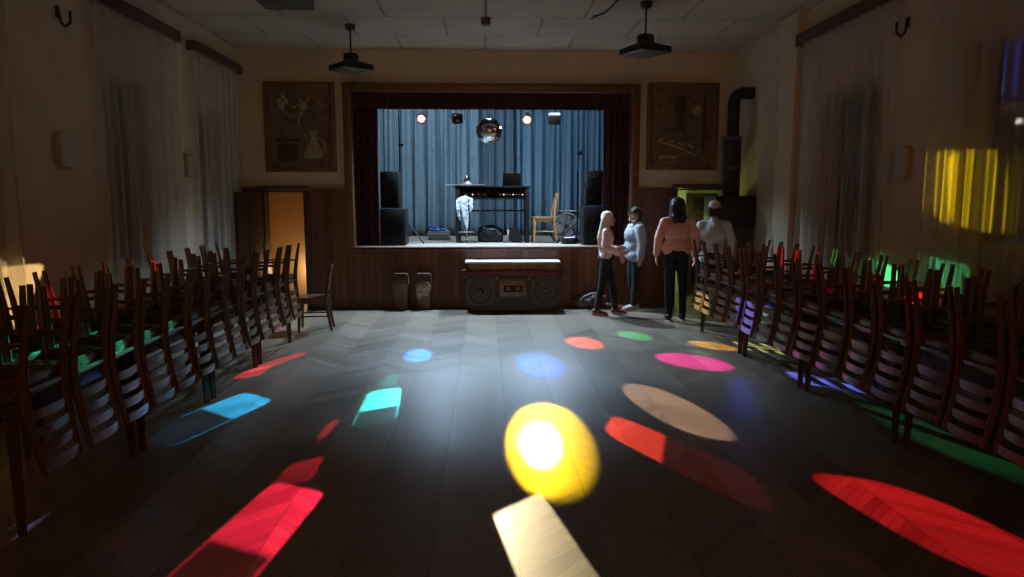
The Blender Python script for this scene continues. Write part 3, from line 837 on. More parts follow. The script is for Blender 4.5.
# ------------------------------------------------------------------ boombox-shaped counter in front of the stage
t = thing('boombox_counter', 'large counter shaped like a retro boombox in front of the stage', 'counter', (.42, 10.82, 0))
bm = BM(); prism(bm, [(-.70, .10), (-.60, .02), (.60, .02), (.70, .10), (.725, .18), (.735, .50), (.71, .60), (.69, .64), (-.69, .64), (-.71, .60), (-.735, .50), (-.725, .18)], -.24, .22); obj('body', bm, M_boom, t)
bm = BM(); box(bm, (0, -.005, .69), (1.34, .40, .10), bev=.006); obj('tuner_band', bm, M_amber, t)
for x in (-.55, -.47, -.39, .39, .47, .55):
    bm = BM(); box(bm, (x, -.21, .69), (.05, .02, .05), bev=.006); obj('button', bm, M_gold, t)
for x in (-.365, .365):
    bm = BM(); slab(bm, rrect(.726, .44, .012, cx=x, cy=-.01), .742, .768); obj('top_board', bm, M_white, t)
bm = BM(); box(bm, (0, -.245, .60), (1.36, .022, .075), bev=.006); obj('red_panel', bm, M_boomred, t)
for x in (-.50, .50):
    bm = BM(); a = rrect(.42, .42, .10, 6); prism(bm, [(p[0] + x, p[1] + .32) for p in a], -.262, -.235)
    f = obj('speaker_frame', bm, M_conerim, t)
    bm = BM()
    mt = Matrix.Translation((x, -.262, .32)) @ Matrix.Rotation(R(90), 4, 'X')
    lathe(bm, [(.185, -.004), (.19, .006), (.18, .012), (.165, .006), (.13, -.002), (.10, .004), (.06, -.004), (.045, .012), (.02, .02), (0, .022)], n=36, mtx=mt)
    obj('speaker_cone', bm, M_cone, t)
    bm = BM(); lathe(bm, [(0, .026), (.022, .022), (.026, .012), (0, .01)], n=16, mtx=mt); obj('dust_cap', bm, M_gold, t)
bm = BM(); box(bm, (0, -.25, .36), (.46, .03, .30), bev=.01); obj('cassette_surround', bm, M_boom, t)
bm = BM(); box(bm, (.0, -.268, .36), (.40, .018, .24), bev=.008); cs = obj('cassette_door', bm, M_gold, t)
bm = BM(); box(bm, (0, -.28, .36), (.28, .01, .10), bev=.008); obj('cassette_window', bm, M_matt, cs)
for x in (-.07, .07):
    bm = BM(); lathe(bm, [(.012, 0), (.03, 0), (.03, .006), (.012, .006), (.012, 0)], n=18, mtx=Matrix.Translation((x, -.285, .36)) @ Matrix.Rotation(R(90), 4, 'X')); obj('reel', bm, M_gold, cs)
bm = BM(); box(bm, (0, -.27, .50), (.40, .016, .022), bev=.004); obj('key_strip', bm, M_gold, t)
for x in (-.245, .245):
    bm = BM(); cyl(bm, (x, -.24, .52), (x, -.29, .52), .028, n=16); obj('knob', bm, M_gold, t)
for s in (-1, 1):
    bm = BM(); tube(bm, [(s * .72, -.1, .50), (s * .765, -.1, .54), (s * .77, -.1, .62), (s * .72, -.1, .63)], .016, 8); obj('handle_bracket', bm, M_conerim, t)
    bm = BM(); box(bm, (s * .5, 0, .012), (.12, .36, .024), bev=.004); obj('foot', bm, M_matt, t)

# ------------------------------------------------------------------ two swing-lid bins
def bin_(x, label):
    t = thing('waste_bin', label, 'waste bin', (x, 10.93, 0), group='waste bins below the stage')
    bm = BM(); rows = []
    for z, w, d in ((0, .19, .17), (.02, .20, .18), (.38, .25, .23), (.40, .27, .25), (.42, .27, .25)):
        rows.append([bm.verts.new((p[0], p[1], z)) for p in rrect(w, d, .03, 4)])
    for a, b in zip(rows, rows[1:]): bridge(bm, a, b)
    bm.faces.new(rows[0][::-1]); bm.faces.new(rows[-1]); obj('body', bm, M_plastic, t)
    bm = BM(); prism(bm, [(-.125, .42), (.125, .42), (.118, .54), (.09, .57), (-.09, .57), (-.118, .54)], -.115, .115); obj('lid', bm, M_plastic2, t)
    bm = BM(); box(bm, (0, -.118, .485), (.19, .008, .10), rot=(R(-4), 0, 0), bev=.003); obj('flap', bm, M_plastic2, t)
    return t
bin_(-1.315, 'brown plastic swing-lid bin below the stage, farther from the boombox')
b2 = bin_(-.965, 'brown swing-lid bin with a liner hanging out, beside the boombox')
bm = BM(); ell(bm, (.03, -.13, .36), (.10, .03, .09)); ell(bm, (-.05, -.13, .30), (.06, .025, .13)); ell(bm, (.05, -.13, .27), (.05, .02, .06))
fuse('liner', bm, M_bag, b2, .009, 3, disp=.02, dscale=.05)

# grey bag on the floor by the stage front
bm = BM(); ell(bm, (0, 0, .11), (.2, .12, .10)); ell(bm, (.12, -.02, .15), (.14, .1, .09)); ell(bm, (-.12, -.02, .07), (.12, .1, .07))
t = thing('slumped_bag', 'slumped grey bag on the floor against the stage behind the blonde girl', 'bag', (1.62, 10.92, 0))
fuse('bag_body', bm, M_grey, t, .012, 3, disp=.04, dscale=.08)
bm = BM(); tube(bm, [(-.15, -.1, .12), (-.1, -.15, .2), (.02, -.14, .25), (.16, -.12, .26), (.26, -.1, .2)], .014, 8); obj('strap', bm, M_bag, t)

# ------------------------------------------------------------------ framed reliefs on the back wall
def relief(x0, x1, z0, z1, label, shapes):
    w, h = x1 - x0, z1 - z0
    t = thing('framed_relief', label, 'wall relief', ((x0 + x1) / 2, YB, z0), group='framed reliefs')
    bm = BM(); box(bm, (0, -.012, h / 2), (w - .1, .02, h - .1)); obj('panel', bm, M_relief, t)
    bm = BM()
    for s in (-1, 1):
        box(bm, (s * (w / 2 - .045), -.025, h / 2), (.09, .05, h), bev=.012)
        box(bm, (0, -.025, h / 2 + s * (h / 2 - .045)), (w - .18, .05, .09), bev=.012)
    obj('frame', bm, M_trim, t)
    shapes(t)
    return t
def disc(bm, x, z, r, d=.03, n=24):
    lathe(bm, [(0, d), (r * .7, d * .8), (r, 0), (0, 0)], n=n, mtx=Matrix.Translation((x, -.022, z)) @ Matrix.Rotation(R(90), 4, 'X'))
def left_shapes(t):
    bm = BM(); prism(bm, [(.07, .20), (.30, .20), (.34, .26), (.30, .38), (.235, .50), (.25, .58), (.29, .62), (.12, .62), (.16, .58), (.165, .50), (.10, .38), (.05, .26)], -.055, -.02); obj('jug', bm, M_reliefhi, t)
    bm = BM(); tube(bm, [(.245, -.04, .52), (.34, -.04, .5), (.37, -.04, .38), (.32, -.04, .30)], .016, 8); obj('jug_handle', bm, M_reliefhi, t)
    bm = BM()
    for k in range(4):
        a = R(30 + 70 * k); tube(bm, [(.05 + .05 * math.cos(a), -.035, 1.0 + .05 * math.sin(a)), (.05 + .17 * math.cos(a + .4), -.04, 1.0 + .17 * math.sin(a + .4))], [.02, .008], 6)
    disc(bm, .05, 1.0, .07); obj('flower', bm, M_reliefhi, t)
    bm = BM(); tube(bm, [(.02, -.03, .95), (-.02, -.03, .75), (.05, -.03, .6), (.1, -.03, .45)], .012, 6)
    tube(bm, [(-.02, -.03, .8), (-.2, -.03, .88), (-.3, -.03, 1.0)], .012, 6); obj('stem', bm, M_reliefhi, t)
    bm = BM()
    for k in range(5): ell(bm, (-.30 + .05 * (k % 3), -.03, 1.0 + .07 * (k // 2)), (.035, .015, .05))
    obj('leaf_cluster', bm, M_reliefhi, t)
    bm = BM(); box(bm, (-.2, -.035, .48), (.36, .03, .035), bev=.006); prism(bm, [(-.36, .15), (-.06, .15), (-.06, .42), (-.36, .42)], -.03, -.02); obj('chest', bm, M_reliefdk, t)
    bm = BM()
    for k in range(3): tube(bm, [(.32, -.03, 1.02), (.32 + .08 * math.cos(k * 2.1), -.03, 1.02 + .1 * math.sin(k * 2.1))], [.014, .006], 6)
    obj('bird', bm, M_reliefhi, t)
def right_shapes(t):
    bm = BM(); prism(bm, [(-.16, .60), (.06, .60), (.05, .64), (-.01, .68), (-.02, .80), (.02, .84), (-.12, .84), (-.08, .80), (-.09, .68), (-.15, .64)], -.05, -.02)
    prism(bm, [(-.10, .86), (.02, .86), (.07, 1.0), (.03, 1.12), (-.11, 1.12), (-.15, 1.0)], -.05, -.02); obj('monument', bm, M_reliefdk, t)
    bm = BM(); disc(bm, .22, .93, .085); obj('sun_disc', bm, M_reliefhi, t)
    bm = BM(); box(bm, (.34, -.03, .72), (.03, .03, .9), bev=.006); obj('pillar', bm, M_reliefdk, t)
    bm = BM(); tube(bm, [(-.4, -.03, .45), (-.2, -.04, .40), (0, -.04, .34), (.24, -.03, .22)], [.012, .02, .02, .01], 6)
    for k in range(4): ell(bm, (-.34 + .16 * k, -.03, .47 - .03 * k), (.07, .014, .028), rot=(0, R(-30 + 20 * k), 0))
    obj('branch', bm, M_reliefhi, t)
    bm = BM()
    for k in range(5): ell(bm, (-.33 + .05 * k, -.03, .2 + .02 * (k % 2)), (.03, .014, .03))
    obj('flowers', bm, M_reliefhi, t)
relief(-3.365, -2.285, 2.13, 3.485, 'large framed relief with a jug on the back wall left of the stage', left_shapes)
relief(2.525, 3.655, 2.165, 3.505, 'large framed relief with a pale disc on the back wall right of the stage', right_shapes)

# ------------------------------------------------------------------ ceiling things
def pendant(x, y, label, rz):
    t = thing('pendant_lamp', label, 'pendant lamp', (x, y, ZC), (0, 0, R(rz)), 'unlit pendant lamps')
    bm = BM(); lathe(bm, [(0, 0), (.07, 0), (.07, -.05), (.04, -.075), (0, -.075)], n=20); obj('ceiling_cup', bm, M_lampmetal, t)
    bm = BM(); cyl(bm, (0, 0, -.07), (0, 0, -.38), .011); obj('rod', bm, M_lampmetal, t)
    bm = BM(); lathe(bm, [(0, -.37), (.09, -.37), (.10, -.39), (.10, -.48), (0, -.48)], n=24); obj('gear_housing', bm, M_lampmetal, t)
    bm = BM(); rows = []
    for z, w in ((-.455, .16), (-.50, .36), (-.515, .44), (-.580, .45)):
        rows.append([bm.verts.new((p[0], p[1], z)) for p in rrect(w, w, .03, 3)])
    for a, b in zip(rows, rows[1:]): bridge(bm, a, b)
    bm.faces.new(rows[0]); bm.faces.new(rows[-1][::-1]); obj('shade', bm, M_lampmetal, t)
    bm = BM(); rows = []
    for z, w in ((-.573, .41), (-.592, .38), (-.606, .26)):
        rows.append([bm.verts.new((p[0], p[1], z)) for p in rrect(w, w, .03, 3)])
    for a, b in zip(rows, rows[1:]): bridge(bm, a, b)
    bm.faces.new(rows[0]); bm.faces.new(rows[-1][::-1]); obj('diffuser', bm, M_lampglass, t)
pendant(-1.755, 9.6, 'unlit black square pendant lamp on the left, above the jug relief side', 38)
pendant(1.88, 8.4, 'unlit black square pendant lamp hanging on the right, nearer the camera', 25)
t = thing('ceiling_heater', 'greenish box-shaped heater hung under the ceiling at the top left', 'heater', (-2.07, 7.7, 3.70))
M_vent = mat('heater_green', (.07, .08, .05), .5)
bm = BM(); box(bm, (0, 0, .11), (.52, .36, .20), bev=.014); obj('casing', bm, M_vent, t)
for k in range(5):
    bm = BM(); box(bm, (0, -.182, .05 + k * .03), (.46, .014, .012), rot=(R(25), 0, 0), bev=.002); obj('louvre', bm, M_lampmetal, t)
for x in (-.2, .2):
    bm = BM(); box(bm, (x, 0, .243), (.03, .12, .07), bev=.003); obj('bracket', bm, M_lampmetal, t)
t = thing('ceiling_sensor', 'small brown box on a conduit in the middle of the ceiling', 'sensor', (.02, 9.2, ZC))
bm = BM(); box(bm, (0, 0, -.045), (.12, .12, .09), bev=.012); obj('housing', bm, M_relief, t)
bm = BM(); cyl(bm, (0, -.05, -.014), (0, -1.6, -.014), .012); obj('conduit', bm, M_relief, t)
t = thing('ceiling_cable', 'thin dark cable running across the ceiling left of the right-hand lamp', 'cable', (1.35, 8.6, ZC))
bm = BM(); tube(bm, [(0, .55, -.012), (.02, .45, -.012), (.12, .25, -.012), (.16, 0, -.012), (.2, -.8, -.012)], .009, 6); obj('flex', bm, M_lampmetal, t)
for y in (.4, -.3):
    bm = BM(); box(bm, (.03 if y > 0 else .17, y, -.012), (.05, .02, .022), bev=.003); obj('clip', bm, M_relief, t)

# small boxes and hooks on the side walls
def wallbox(x, y, z, label):
    t = thing('wall_box', label, 'wall box', (x, y, z), group='small wall boxes'); s = 1 if x < 0 else -1
    bm = BM(); box(bm, (s * .03, 0, 0), (.06, .19, .30), bev=.014); obj('housing', bm, mat('box_cream', (.40, .33, .23), .6), t)
    bm = BM(); box(bm, (s * .062, 0, 0), (.008, .15, .25), bev=.003); obj('front_grille', bm, M_winfr, t)
wallbox(XL, 6.44, 2.14, 'cream box on the left wall at the left of the photo')
wallbox(XL, 9.1, 2.13, 'cream box on the left wall between the two rails')
wallbox(XR, 6.5, 2.05, 'cream box on the right wall left of the yellow-lit curtain')
def hook(x, y, z, label):
    s = 1 if x < 0 else -1
    t = thing('wall_hook', label, 'wall hook', (x, y, z), group='wall hooks')
    bm = BM(); box(bm, (s * .01, 0, .08), (.02, .05, .10), bev=.004); obj('plate', bm, M_lampmetal, t)
    bm = BM(); tube(bm, [(s * .01, 0, .08), (s * .05, -.03, -.02), (s * .1, -.06, -.06), (s * .16, -.09, -.03), (s * .17, -.1, .06)], .012, 8); obj('arm', bm, M_lampmetal, t)
hook(XL, 6.55, 3.26, 'dark curved hook high on the left wall')
hook(XR, 6.6, 3.25, 'dark curved hook high on the right wall')

# ------------------------------------------------------------------ stove in the right corner
t = thing('tall_stove', 'tall dark stove with a black flue pipe in the right corner', 'stove', (3.62, 10.32, 0))
bm = BM(); box(bm, (0, 0, .70), (.52, .48, 1.32), bev=.02); obj('body', bm, M_enamel, t)
bm = BM(); box(bm, (0, 0, 1.54), (.60, .54, .44), bev=.02); obj('top_casing', bm, M_cast, t)
bm = BM(); box(bm, (0, -.245, .55), (.36, .02, .4), bev=.012); d = obj('fire_door', bm, M_cast, t)
bm = BM(); tube(bm, [(.13, -.255, .5), (.13, -.29, .5), (.13, -.29, .6), (.13, -.255, .6)], .009, 6); obj('handle', bm, M_steel, d)
for sx in (-1, 1):
    for sy in (-1, 1):
        bm = BM(); cyl(bm, (sx * .2, sy * .18, 0), (sx * .2, sy * .18, .05), .02, .026); obj('foot', bm, M_cast, t)
bm = BM(); cyl(bm, (.03, .05, 1.75), (.03, .05, 2.62), .125, n=24); obj('lower_flue', bm, M_cast, t)
bm = BM(); tube(bm, [(.03, .05, 2.60), (.03, .05, 3.12), (.045, .05, 3.19), (.09, .05, 3.235), (.16, .05, 3.25), (.33, .05, 3.25)], .085, 20); obj('upper_flue', bm, M_cast, t)
for z in (2.17, 2.60):
    bm = BM(); lathe(bm, [(.126, -.02), (.134, -.02), (.134, .02), (.126, .02), (.126, -.02)], c=(.03, .05, z), n=24)
    obj('collar', bm, M_enamel, t)

# ------------------------------------------------------------------ people
def hand(bm, w, d, side, curl=.35, s=1.0):
    """palm + five fingers; w: wrist, d: hand direction, side: +1 left / -1 right (thumb side)"""
    d = Vector(d).normalized()
    up = Vector((0, -1, 0)) if abs(d.y) < .8 else Vector((0, 0, 1))
    x = (up - d * up.dot(d)).normalized()          # towards the thumb
    nrm = d.cross(x) * side                         # palm normal
    w = Vector(w)
    for k in range(4):
        o = x * (.030 - .0195 * k) * s
        base = w + d * (.088 * s) + o
        chain(bm, [w + d * .012 * s + o * .6, w + d * .05 * s + o * .95, base], [.014 * s, .0135 * s, .010 * s])
        L = (.068, .076, .070, .054)[k] * s
        p1 = base + d * L * .5 + nrm * L * .5 * curl * .5
        p2 = p1 + (d * (1 - curl * .6) + nrm * curl).normalized() * L * .32
        p3 = p2 + (d * (1 - curl) + nrm * curl * 1.4).normalized() * L * .25
        chain(bm, [base, p1, p2, p3], [.0088 * s, .0082 * s, .0075 * s, .0066 * s])
    tb = w + d * .028 * s + x * .026 * s
    t1 = tb + (d * .7 + x * .7 + nrm * .2).normalized() * .036 * s
    t2 = t1 + (d * .9 + x * .25 + nrm * .3).normalized() * .03 * s
    chain(bm, [w + d * .015 * s + x * .012 * s, tb, t1, t2], [.014 * s, .013 * s, .0098 * s, .0082 * s])

def person(label, loc, rz, h, J, skin, top, trousers, shoes, hair_fn=None, head_tilt=0.0, head_turn=0.0, puff=.0, hem=.93, extras=None):
    """faces -Y locally. J: overrides of joints for a 1.7 m figure"""
    k = h / 1.7
    t = thing('person', label, 'person', loc, (0, 0, R(rz)))
    P = dict(le=(.235, .02, 1.14), lw=(.25, -.04, .91), lhd=(0, -.05, -1), re=(-.235, .02, 1.14), rw=(-.25, -.04, .91), rhd=(0, -.05, -1),
             lk=(.095, -.01, .49), la=(.095, .02, .085), rk=(-.095, -.01, .49), ra=(-.095, .02, .085), toeL=(0, -1), toeR=(0, -1))
    P.update(J)
    V = lambda p: Vector(p) * k
    hc = Vector((0, -.02, 1.585)) * k
    HM = Matrix.Translation(Vector((0, 0, 1.50)) * k) @ Matrix.Rotation(R(head_turn), 4, 'Z') @ Matrix.Rotation(R(head_tilt), 4, 'X') @ Matrix.Translation(-Vector((0, 0, 1.50)) * k)
    # body: one fused surface
    bm = BM()
    ell(bm, V((0, .01, .93)), V((.14, .095, .11))); ell(bm, V((0, .005, 1.08)), V((.125, .095, .16))); ell(bm, V((0, .01, 1.27)), V((.15, .105, .17)))
    caps(bm, V((-.145, .015, 1.385)), V((.145, .015, 1.385)), .048 * k, .048 * k)
    caps(bm, V((0, .02, 1.40)), V((0, .0, 1.53)), .052 * k, .046 * k)
    for sd, e, w, hd in ((1, 'le', 'lw', 'lhd'), (-1, 're', 'rw', 'rhd')):
        chain(bm, [V((sd * .165, .015, 1.375)), V(P[e]), V(P[w])], [.047 * k, .036 * k, .025 * k])
        hand(bm, V(P[w]), P[hd], sd, s=k)
    for sd, kn, an in ((1, 'lk', 'la'), (-1, 'rk', 'ra')):
        chain(bm, [V((sd * .085, .01, .90)), V(P[kn]), V(P[an])], [.078 * k, .05 * k, .034 * k])
        tx, ty = P['toeL' if sd > 0 else 'toeR']
        a = V(P[an]); chain(bm, [a + Vector((-tx * .03, -ty * .03, -.04)) * k, a + Vector((tx * .14, ty * .14, -.055)) * k], [.036 * k, .026 * k])
    hv = len(bm.verts)
    ell(bm, hc, V((.073, .092, .112)), 24, 18); ell(bm, hc + V((0, -.035, -.062)), V((.052, .055, .05)), 18, 12)
    caps(bm, hc + V((0, -.088, .005)), hc + V((0, -.106, -.028)), .010 * k, .015 * k)
    caps(bm, hc + V((-.02, -.082, -.066)), hc + V((.02, -.082, -.066)), .011 * k, .011 * k)
    caps(bm, hc + V((-.045, -.074, .026)), hc + V((.045, -.074, .026)), .012 * k, .012 * k)
    ell(bm, hc + V((0, -.072, -.098)), V((.022, .018, .016)))
    for s in (-1, 1): ell(bm, hc + V((s * .075, .008, -.008)), V((.012, .022, .032)))
    bm.verts.ensure_lookup_table()
    for v in list(bm.verts)[hv:]: v.co = HM @ v.co
    fuse('body', bm, skin, t, .0055, 2, keep=.35)
    for s in (-1, 1):
        bm = BM(); ell(bm, HM @ (hc + V((s * .032, -.083, .008))), V((.013, .008, .009)), 10, 8); obj('eye', bm, M_eye, t)
    # trousers
    bm = BM()
    ell(bm, V((0, .012, .95)), V((.172, .132, .125)))
    for sd, kn, an in ((1, 'lk', 'la'), (-1, 'rk', 'ra')):
        a = V(P[an]); a2 = V(P[kn]).lerp(a, .93)
        chain(bm, [V((sd * .082, .01, .90)), V(P[kn]), a2], [.092 * k, .063 * k, .052 * k])
    fuse('trousers', bm, trousers, t, .011, 3, keep=.6, disp=.012, dscale=.08)
    # upper garment
    bm = BM(); q = puff
    ell(bm, V((0, .01, 1.06)), V((.15 + q, .118 + q, .16))); ell(bm, V((0, .01, 1.26)), V((.168 + q, .125 + q, .185)))
    caps(bm, V((-.135, .015, 1.385)), V((.135, .015, 1.385)), .06 * k, .06 * k)
    chain(bm, [V((0, .02, 1.38)), V((0, .015, 1.45))], [.075 * k, .062 * k])
    caps(bm, V((-.07 - q * .5, .01, hem + .04)), V((.07 + q * .5, .01, hem + .04)), (.105 + q * .6) * k, (.105 + q * .6) * k)
    for sd, e, w in ((1, 'le', 'lw'), (-1, 're', 'rw')):
        W = V(P[e]).lerp(V(P[w]), .95)
        chain(bm, [V((sd * (.165 + q * .3), .015, 1.37)), V(P[e]), W], [(.064 + q * .35) * k, (.054 + q * .45) * k, (.042 + q * .3) * k])
    if extras: extras(bm, V)
    # clean hem
    g = bmesh.ops.bisect_plane(bm, geom=bm.verts[:] + bm.edges[:] + bm.faces[:], plane_co=V((0, 0, hem - .03)), plane_no=(0, 0, -1), clear_outer=False)
    fuse('top', bm, top, t, .011, 3, keep=.6, disp=.010, dscale=.09)
    # shoes
    for sd, an, tv in ((1, 'la', 'toeL'), (-1, 'ra', 'toeR')):
        a = V(P[an]); d = Vector((*P[tv], 0)).normalized(); g0 = a.z - .085 * k
        bm = BM()
        chain(bm, [a - d * .025 * k + Vector((0, 0, -.012 * k)), a + d * .03 * k + Vector((0, 0, -.025 * k)), a + d * .15 * k + Vector((0, 0, -.05 * k))], [.048 * k, .046 * k, .034 * k])
        caps(bm, a - d * .035 * k - Vector((0, 0, .05 * k)), a + d * .16 * k - Vector((0, 0, .055 * k)), .036 * k, .034 * k)
        for v in bm.verts: v.co.z = max(v.co.z, g0 + .012)
        sh = fuse('shoe', bm, shoes, t, .008, 2, keep=.6)
        bm = BM()
        x = Vector((-d.y, d.x, 0))
        poly = []
        for i in range(20):
            an_ = 2 * PI * i / 20
            poly.append(a + d * (.06 + .145 * math.cos(an_)) * k + x * .042 * k * math.sin(an_))
        slab(bm, [(p.x, p.y) for p in poly], g0, g0 + .026); obj('sole', bm, M_sole, sh)
    if hair_fn: hair_fn(t, k, hc, HM)
    return t
M_eye = mat('dark_eye', (.03, .02, .015), .2)
M_sole = mat('pale_sole', (.55, .5, .48), .6)
M_skin = mat('skin', (.55, .33, .24), .5, var=.06)
M_blk = mat('black_trousers', (.008, .008, .010), .75, var=.3, scale=20)
M_pink = mat('pink_knit', (.85, .56, .55), .8, var=.1, scale=30, bump=.25)
M_salmon = mat('salmon_jacket', (.85, .43, .34), .75, var=.1, scale=20, bump=.2)
M_hood = mat('grey_blue_hoodie', (.33, .345, .39), .8, var=.12, scale=25, bump=.25)
M_pale = mat('pale_grey_jacket', (.58, .60, .62), .75, var=.1, scale=20, bump=.2)
M_blond = mat('blonde_hair', (.80, .66, .50), .45, var=.3, scale=60, stretch=(6, 6, .5), bump=.4)
M_brown = mat('dark_hair', (.022, .013, .009), .4, var=.4, scale=60, stretch=(6, 6, .5), bump=.4)
M_sneak = mat('red_pink_sneakers', (.25, .03, .055), .5, var=.2)
M_sneakg = mat('grey_sneakers', (.30, .27, .24), .6, var=.2)
M_capd = mat('dark_green_cap', (.035, .045, .03), .7, var=.2)
M_capw = mat('off_white_cap', (.62, .56, .44), .7, var=.1)

def long_hair(m, length, width=1.0, cw=.088):
    def f(t, k, hc, HM):
        bm = BM()
        ell(bm, hc + Vector((0, .018, .02)) * k, Vector((cw, .105, .110)) * k, 20, 14)
        for x in (-.06, -.03, 0, .03, .06):
            chain(bm, [hc + Vector((x * .9, .06, 0)) * k, hc + Vector((x * 1.1 * width, .10, -.16)) * k, hc + Vector((x * 1.5 * width, .135, -length * .6)) * k, hc + Vector((x * 1.3 * width, .13, -length)) * k],
                  [.05 * k, .045 * k, .042 * k, .016 * k])
        for s in (-1, 1):
            chain(bm, [hc + Vector((s * .07, -.015, .03)) * k, hc + Vector((s * .085, .01, -.08)) * k, hc + Vector((s * .10, .05, -.2)) * k], [.022 * k, .026 * k, .03 * k])
        # keep the face clear
        for v in bm.verts:
            if v.co.y < hc.y - .045 * k and abs(v.co.x) < .066 * k and v.co.z < hc.z + .062 * k: v.co.y = hc.y - .045 * k
        for v in bm.verts:
            if v.co.z > hc.z - .12 * k: v.co = HM @ v.co
        fuse('hair', bm, m, t, .009, 2, keep=.7, disp=.012, dscale=.03)
    return f
def cap(m, brim_up=0, hairm=None):
    def f(t, k, hc, HM):
        bm = BM()
        lathe(bm, [(.093, .0), (.094, .03), (.085, .075), (.055, .105), (0, .115), ], n=28)
        lathe(bm, [(.0, -.005), (.093, 0)], n=28)
        for v in bm.verts: v.co = HM @ (Vector((v.co.x * .92, v.co.y * 1.12, v.co.z)) * k + hc + Vector((0, .006, .028)) * k)
        c = obj('cap', bm, m, t)
        bm = BM()
        pts = [(.078 * math.cos(a), -.07 - .085 * math.sin(a)) for a in [PI * i / 14 for i in range(15)]] 
        slab(bm, pts, .0, .008)
        for v in bm.verts: v.co = HM @ (Vector((v.co.x, v.co.y, v.co.z - .25 * max(0, -v.co.y - .09))) * k + hc + Vector((0, 0, .03)) * k)
        obj('brim', bm, m, c)
        bm = BM()
        for x in (-.05, 0, .05): caps(bm, hc + Vector((x, .055, .02)) * k, hc + Vector((x, .07, -.06)) * k, .042 * k, .034 * k)
        for v in bm.verts: v.co = HM @ v.co
        fuse('hair', bm, hairm or M_brown, t, .009, 2, keep=.7)
    return f

# blonde girl, profile to the right, weight apart, forearm raised
person('blonde girl in a pink top and black trousers, in profile with long hair', (1.79, 10.27, 0), 80, 1.53,
       dict(la=(.10, -.16, .085), lk=(.09, -.10, .49), ra=(-.12, .15, .085), rk=(-.10, .07, .49), le=(.20, .03, 1.13), lw=(.17, -.17, 1.07), lhd=(-.2, -1, .25),
            re=(-.22, .03, 1.14), rw=(-.16, -.19, 1.02), rhd=(.2, -1, .2)),
       M_skin, M_pink, M_blk, M_sneak, long_hair(M_blond, .50, 1.3, .092), hem=.94)
# person in dark cap and grey-blue hoodie, facing left, head tilted back
def hood(bm, V):
    chain(bm, [V((-.10, .03, 1.44)), V((0, .10, 1.45)), V((.10, .03, 1.44))], [.045, .06, .045])
    chain(bm, [V((-.07, -.06, 1.40)), V((0, -.09, 1.36)), V((.07, -.06, 1.40))], [.035, .03, .035])
    ell(bm, V((0, .10, 1.17)), V((.15, .10, .20)))
person('person in a dark cap and puffy grey-blue hoodie facing the blonde girl', (2.30, 10.72, 0), -80, 1.57,
       dict(le=(.245, .03, 1.15), lw=(.265, .0, .92), re=(-.25, .02, 1.15), rw=(-.24, -.10, .93), la=(.10, -.04, .085), ra=(-.11, .08, .085)),
       M_skin, M_hood, M_blk, M_sneakg, cap(M_capd), head_tilt=-16, puff=.058, hem=.90, extras=hood)
# dark haired woman from behind
person('dark-haired woman in a salmon pink jacket seen from behind', (2.67, 9.68, 0), 176, 1.73,
       dict(la=(.085, .02, .085), lk=(.085, -.01, .49), ra=(-.12, -.06, .085), rk=(-.105, -.04, .49), le=(.25, .03, 1.16), lw=(.265, -.03, .93), re=(-.25, .02, 1.16), rw=(-.265, -.05, .92)),
       M_skin, M_salmon, M_blk, mat('black_shoes', (.01, .01, .01), .5), long_hair(M_brown, .24, .75, .105), puff=.022, hem=.97)
# person with an off-white cap beyond the chairs
person('person in an off-white cap and pale grey jacket seen from behind by the doorway', (3.22, 9.78, 0), 165, 1.67,
       dict(le=(.25, .02, 1.14), lw=(.25, -.10, .93), re=(-.25, .02, 1.14), rw=(-.26, -.05, .91)),
       M_skin, M_pale, M_blk, M_sneakg, cap(M_capw), puff=.025, hem=.88)

# ------------------------------------------------------------------ light
W = bpy.data.worlds.new('night'); SC.world = W; W.use_nodes = True
W.node_tree.nodes['Background'].inputs[0].default_value = (.01, .014, .03, 1)
W.node_tree.nodes['Background'].inputs[1].default_value = .3

def lamp(name, kind, loc, col, watts, target=None, size=.1, spot=None, blend=.3):
    l = bpy.data.lights.new(name, kind); l.color = col; l.energy = watts
    o = bpy.data.objects.new(name, l); COL.objects.link(o); o.location = loc
    if kind == 'AREA': l.size = size
    else: l.shadow_soft_size = size
    if kind == 'SPOT': l.spot_size = R(spot); l.spot_blend = blend
    if target is not None:
        o.rotation_euler = (Vector(target) - Vector(loc)).to_track_quat('-Z', 'Y').to_euler()
    return o

